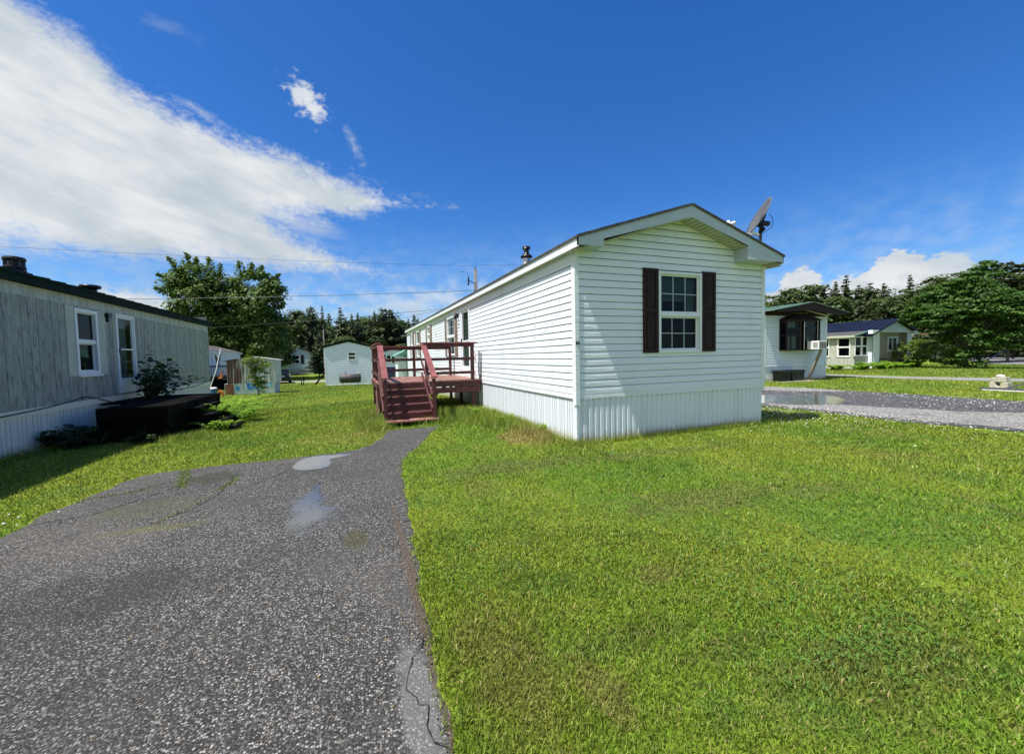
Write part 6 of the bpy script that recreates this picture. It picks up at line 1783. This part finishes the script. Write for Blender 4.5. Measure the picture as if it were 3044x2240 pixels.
tag(m.build('sign_post', MAT['blackmetal']), 'dark post with a slanting stay at the grey lot beyond the maple', 'post')

# ------------------------------------------------------------------ pole and wires
def utility_pole(x, y, zg, h, label, scale=1):
    o = empty('utility_pole', (x, y, zg), label, 'utility pole')
    m = MB(); m.tube([(x, y, zg - .3), (x, y, zg + h)], [.17 * scale, .12 * scale], 12); m.build('pole', MAT['pole'], o, smooth=True)
    m = MB(); m.tube([(x, y, zg + h - .05), (x, y, zg + h + .22)], [.05, .03], 8); m.build('insulator', MAT['blackmetal'], o)
    m = MB(); m.tube([(x - .1, y - .1, zg + h - 1.1), (x - .55, y - .1, zg + h - .9)], .03, 6); m.tube([(x - .6, y - .1, zg + h - 1.25), (x - .6, y - .1, zg + h - .65)], .06, 8)
    m.tube([(x - .6, y - .1, zg + h - .65), (x - .7, y - .1, zg + h - .3), (x - 1.3, y - .1, zg + h - .25)], .015, 5)
    m.box(x + .05, x + .3, y - .15, y + .1, zg + h - 2.6, zg + h - 1.9); m.build('bracket', MAT['blackmetal'], o)
    return o
PX, PY = 9.15, 31.0
utility_pole(PX, PY, g1(PX, PY), 8.75, 'grey wooden utility pole showing above the far roof of the white home')
utility_pole(-3.35, 60.5, g1(-3, 60), 6.6, 'thin pale utility pole left of the dark roofed gable, in front of the spruces', .55)
def wire(a, b, sag, r, label, tw=0, n=40):
    a = Vector(a); b = Vector(b); pts = []
    for i in range(n + 1):
        u = i / n; p = a.lerp(b, u); p.z -= sag * 4 * u * (1 - u)
        if tw: p.z += tw * math.sin(u * 60)
        pts.append(p)
    m = MB(); m.tube(pts, r, 5); tag(m.build('power_line', MAT['wire']), label, 'power line')
wire((-30, 20.5, 6.0), (PX, PY, 8.5), .35, .007, 'thin high power line crossing the sky from the left to the pole')
wire((-26, 27, 4.5), (5.6, 17.0, 4.35), .28, .011, 'thick twisted service cable running over the lawn to the white home roof', tw=.008, n=160)
wire((-22, 46, 4.3), (5.4, 21, 4.1), .3, .011, 'lower dark cable crossing in front of the spruces', n=60)
wire((-3.35, 60.5, 5.3), (5.3, 22.5, 4.25), .15, .010, 'thin cable from the small pole to the white home roof')
wire((PX, PY, 8.6), (16.0, 14.0, 6.0), .25, .008, 'thin wire dropping right from the tall pole behind the roof')

# ------------------------------------------------------------------ sky, sun, camera
SUN_EL = 65.0
AZ_FRONT = 9.0     # degrees in front of the gable plane
def world():
    w = bpy.data.worlds.new('World'); scene.world = w; w.use_nodes = True
    nt = w.node_tree; nt.nodes.clear(); t = NT(nt)
    out = t.n('ShaderNodeOutputWorld'); bg = t.n('ShaderNodeBackground'); nt.links.new(bg.outputs[0], out.inputs[0])
    sky = t.n('ShaderNodeTexSky', sky_type='NISHITA'); sky.sun_disc = False
    sky.sun_elevation = R_(SUN_EL); sky.sun_rotation = R_(270 - AZ_FRONT)
    sky.air_density = 1.0; sky.dust_density = .3; sky.ozone_density = 2.2
    hs = t.n('ShaderNodeHueSaturation'); hs.inputs['Saturation'].default_value = 1.30; t.put(hs.inputs['Color'], sky.outputs[0])
    skyc = t.mix(1.0, hs.outputs[0], (.52, .75, 1.03), 'MULTIPLY')
    tc = t.n('ShaderNodeTexCoord'); sp = t.n('ShaderNodeSeparateXYZ'); t.put(sp.inputs[0], tc.outputs['Generated'])
    az = t.m('MULTIPLY', t.m('ARCTAN2', sp.outputs[0], sp.outputs[1]), 57.2958)
    el = t.m('MULTIPLY', t.m('ARCSINE', sp.outputs[2]), 57.2958)
    def comb(a, b, c=0.0):
        n = t.n('ShaderNodeCombineXYZ'); t.put(n.inputs[0], a); t.put(n.inputs[1], b); t.put(n.inputs[2], c); return n.outputs[0]
    ae = comb(az, t.m('MULTIPLY', el, 1.6))
    # streaky coordinates for the high layer
    th = R_(-22)
    u = t.m('ADD', t.m('MULTIPLY', az, math.cos(th)), t.m('MULTIPLY', el, 1.3 * math.sin(th)))
    v = t.m('ADD', t.m('MULTIPLY', az, -math.sin(th)), t.m('MULTIPLY', el, 1.3 * math.cos(th)))
    st = comb(t.m('MULTIPLY', u, .35), v)
    n_st = t.noise(st, .22, 6, .60, .3); n_f = t.noise(ae, .55, 6, .6); n_big = t.noise(ae, .12, 4, .5)
    n_edge = t.m('ADD', t.m('MULTIPLY', t.m('SUBTRACT', n_st, .5), 5.5), t.m('MULTIPLY', t.m('SUBTRACT', n_f, .5), 2.6))
    def hp(p, q, side):
        """signed distance to the line p->q, positive on the left if side=1"""
        dx, dy = q[0] - p[0], q[1] - p[1]; L = math.hypot(dx, dy); nx, ny = -dy / L * side, dx / L * side
        return t.m('ADD', t.m('ADD', t.m('MULTIPLY', az, nx), t.m('MULTIPLY', el, ny)), -(p[0] * nx + p[1] * ny))
    def inter(*a):
        r = a[0]
        for b in a[1:]: r = t.m('MINIMUM', r, b)
        return r
    A = t.m('ADD', inter(hp((-20, 25.4), (6.5, 19.6), -1), hp((-28, 13.4), (6.5, 19.3), 1)), .7)
    B = t.m('ADD', inter(hp((-28, 21.8), (-1.0, 12.2), -1), hp((-30, 11.0), (-1.0, 11.7), 1)), .6)
    C = inter(hp((-31, 31), (-24, 28.6), -1), hp((-24, 29), (-19, 25), -1), hp((-60, 11.2), (-20, 11.6), 1))
    F = t.m('MAXIMUM', t.m('MAXIMUM', A, B), C)
    dbig = t.smooth(t.m('ADD', t.m('ADD', F, n_edge), t.m('MULTIPLY', t.m('SUBTRACT', t.noise(ae, 1.7, 6, .65), .5), 2.2)), -.9, 2.0)
    def ell(a, e, ra, re, rot=0, amp=1.2, soft=.5, amt=1.0, nz=None):
        c, s = math.cos(R_(rot)), math.sin(R_(rot))
        da = t.m('SUBTRACT', az, a); de = t.m('SUBTRACT', el, e)
        x = t.m('DIVIDE', t.m('ADD', t.m('MULTIPLY', da, c), t.m('MULTIPLY', de, s)), ra)
        y = t.m('DIVIDE', t.m('SUBTRACT', t.m('MULTIPLY', de, c), t.m('MULTIPLY', da, s)), re)
        d = t.m('SQRT', t.m('ADD', t.m('MULTIPLY', x, x), t.m('MULTIPLY', y, y)))
        d = t.m('ADD', t.m('SUBTRACT', 1.0, d), t.m('MULTIPLY', t.m('SUBTRACT', nz or n_f, .5), amp))
        return t.m('MULTIPLY', t.smooth(d, 0, soft), amt)
    n_c = t.noise(ae, .9, 7, .62)
    n_cd = t.noise(ae, .42, 5, .5)
    parts = [ell(-3.8, 28.8, 3.0, 1.8, -38, 2.6, .8, .9, n_c), ell(1.4, 25.2, 3.0, .9, -62, 2.4, 1.3, .40, n_c),
             ell(-17, 31.5, 3.0, .8, 0, 2.4, 1.0, .16), ell(-14.5, 25.6, 4.0, .6, -20, 2.6, 1.4, .45, n_f), ell(-4.5, 14.6, 2.0, .9, -20, 2.6, 1.0, .4),
             ell(-7, 17.3, 7, 2.2, -18, 3.4, 1.2, .6, n_st),
             ell(-21.5, 5.8, 6.5, 2.3, 0, 1.6, .6, .93, n_c), ell(-8, 6.6, 9, 2.2, 5, 2.2, 1.3, .6, n_cd), ell(8, 7.2, 15, 2.9, 6, 1.8, 1.3, .6, n_cd), ell(14, 3.5, 28, 3.2, 0, .8, 1.0, .6)]
    cum = [ell(55.9, 6.6, 2.3, 2.7, 0, .9, .16, 1, n_c), ell(52.5, 4.8, 3.6, 2.1, 0, .9, .2, 1, n_c), ell(61, 4.8, 5, 3.2, 0, .9, .2, 1, n_c), ell(64.0, 6.3, 2.9, 3.5, 0, .9, .14, 1, n_c), ell(67.4, 6.0, 2.6, 3.1, 0, .9, .2, .95, n_c), ell(68.2, 4, 6, 3.2, 0, .8, .3, .9, n_c), ell(74.5, 5.2, 3.6, 3.6, 0, .9, .2, 1, n_c), ell(58, 2.5, 14, 4.0, 0, .6, .3, .9, n_c)]
    keep = t.m('SUBTRACT', 1.0, dbig)
    for p in parts: keep = t.m('MULTIPLY', keep, t.m('SUBTRACT', 1.0, p))
    for p in cum: keep = t.m('MULTIPLY', keep, t.m('SUBTRACT', 1.0, p))
    # faint veil near the horizon everywhere else
    veil = t.m('MULTIPLY', t.smooth(el, 19, 0), t.m('ADD', .10, t.m('MULTIPLY', t.smooth(n_cd, .35, .7), .45)))
    keep = t.m('MULTIPLY', keep, t.m('SUBTRACT', 1.0, veil))
    dens = t.m('SUBTRACT', 1.0, keep)
    # shading inside the clouds: thick bellies are greyer
    sh = t.m('ADD', t.m('MULTIPLY', t.smooth(n_st, .36, .66), .45), t.m('MULTIPLY', t.smooth(n_big, .35, .62), .35))
    grey = ell(-19.5, 11.4, 5.2, 3.0, -10, .8, .8, .75)
    cumsh = t.m('MULTIPLY', t.smooth(el, 9.5, 4.5), t.m('MULTIPLY', t.smooth(n_cd, .42, .60), .8))
    sh = t.m('MAXIMUM', t.m('MAXIMUM', t.m('MULTIPLY', sh, 1.0), grey), cumsh)
    cc = t.mix(sh, (.94, .965, .98), (.50, .60, .69))
    cs = t.m('MULTIPLY', 1.0, 1.0)
    skys = t.n('ShaderNodeVectorMath', operation='SCALE'); t.put(skys.inputs[0], skyc); skys.inputs['Scale'].default_value = SKY_S
    clds = t.n('ShaderNodeVectorMath', operation='SCALE'); t.put(clds.inputs[0], cc); clds.inputs['Scale'].default_value = CLOUD_S
    fin = t.mix(dens, skys.outputs[0], clds.outputs[0])
    t.put(bg.inputs[0], fin); bg.inputs[1].default_value = 1.0
SKY_S = .095; CLOUD_S = .56
world()
s = bpy.data.lights.new('sun', 'SUN'); s.energy = 4.9; s.angle = R_(.5); s.color = (1, .955, .88)
so = bpy.data.objects.new('sun', s); COL.objects.link(so)
e = R_(SUN_EL); a = R_(AZ_FRONT)
dv = Vector((-math.cos(e) * math.cos(a), -math.cos(e) * math.sin(a), math.sin(e)))   # towards the sun
so.rotation_euler = dv.to_track_quat('Z', 'Y').to_euler(); so.location = dv * 50

cam = bpy.data.cameras.new('camera'); co = bpy.data.objects.new('camera', cam); COL.objects.link(co)
cam.sensor_width = 36; cam.lens = 1229.5 / 3044 * 36; cam.clip_start = .05; cam.clip_end = 4000
Rm = [[0.93216316, -0.03777825, 0.36006201], [-0.36142053, -0.03902129, 0.93158604], [-0.02114361, -0.99852398, -0.05002805]]
m3 = Matrix([[Rm[i][0], -Rm[i][1], -Rm[i][2]] for i in range(3)])
co.matrix_world = Matrix.Translation((0, 0, 1.5)) @ m3.to_4x4()
scene.camera = co
scene.view_settings.view_transform = 'Standard'; scene.view_settings.look = 'None'
scene.view_settings.exposure = .66; scene.view_settings.gamma = 1
scene.render.engine = 'CYCLES'
scene.cycles.max_bounces = 7; scene.cycles.transparent_max_bounces = 10; scene.cycles.diffuse_bounces = 3; scene.cycles.glossy_bounces = 3
scene.cycles.use_denoising = True
scene.cycles.sample_clamp_indirect = 8
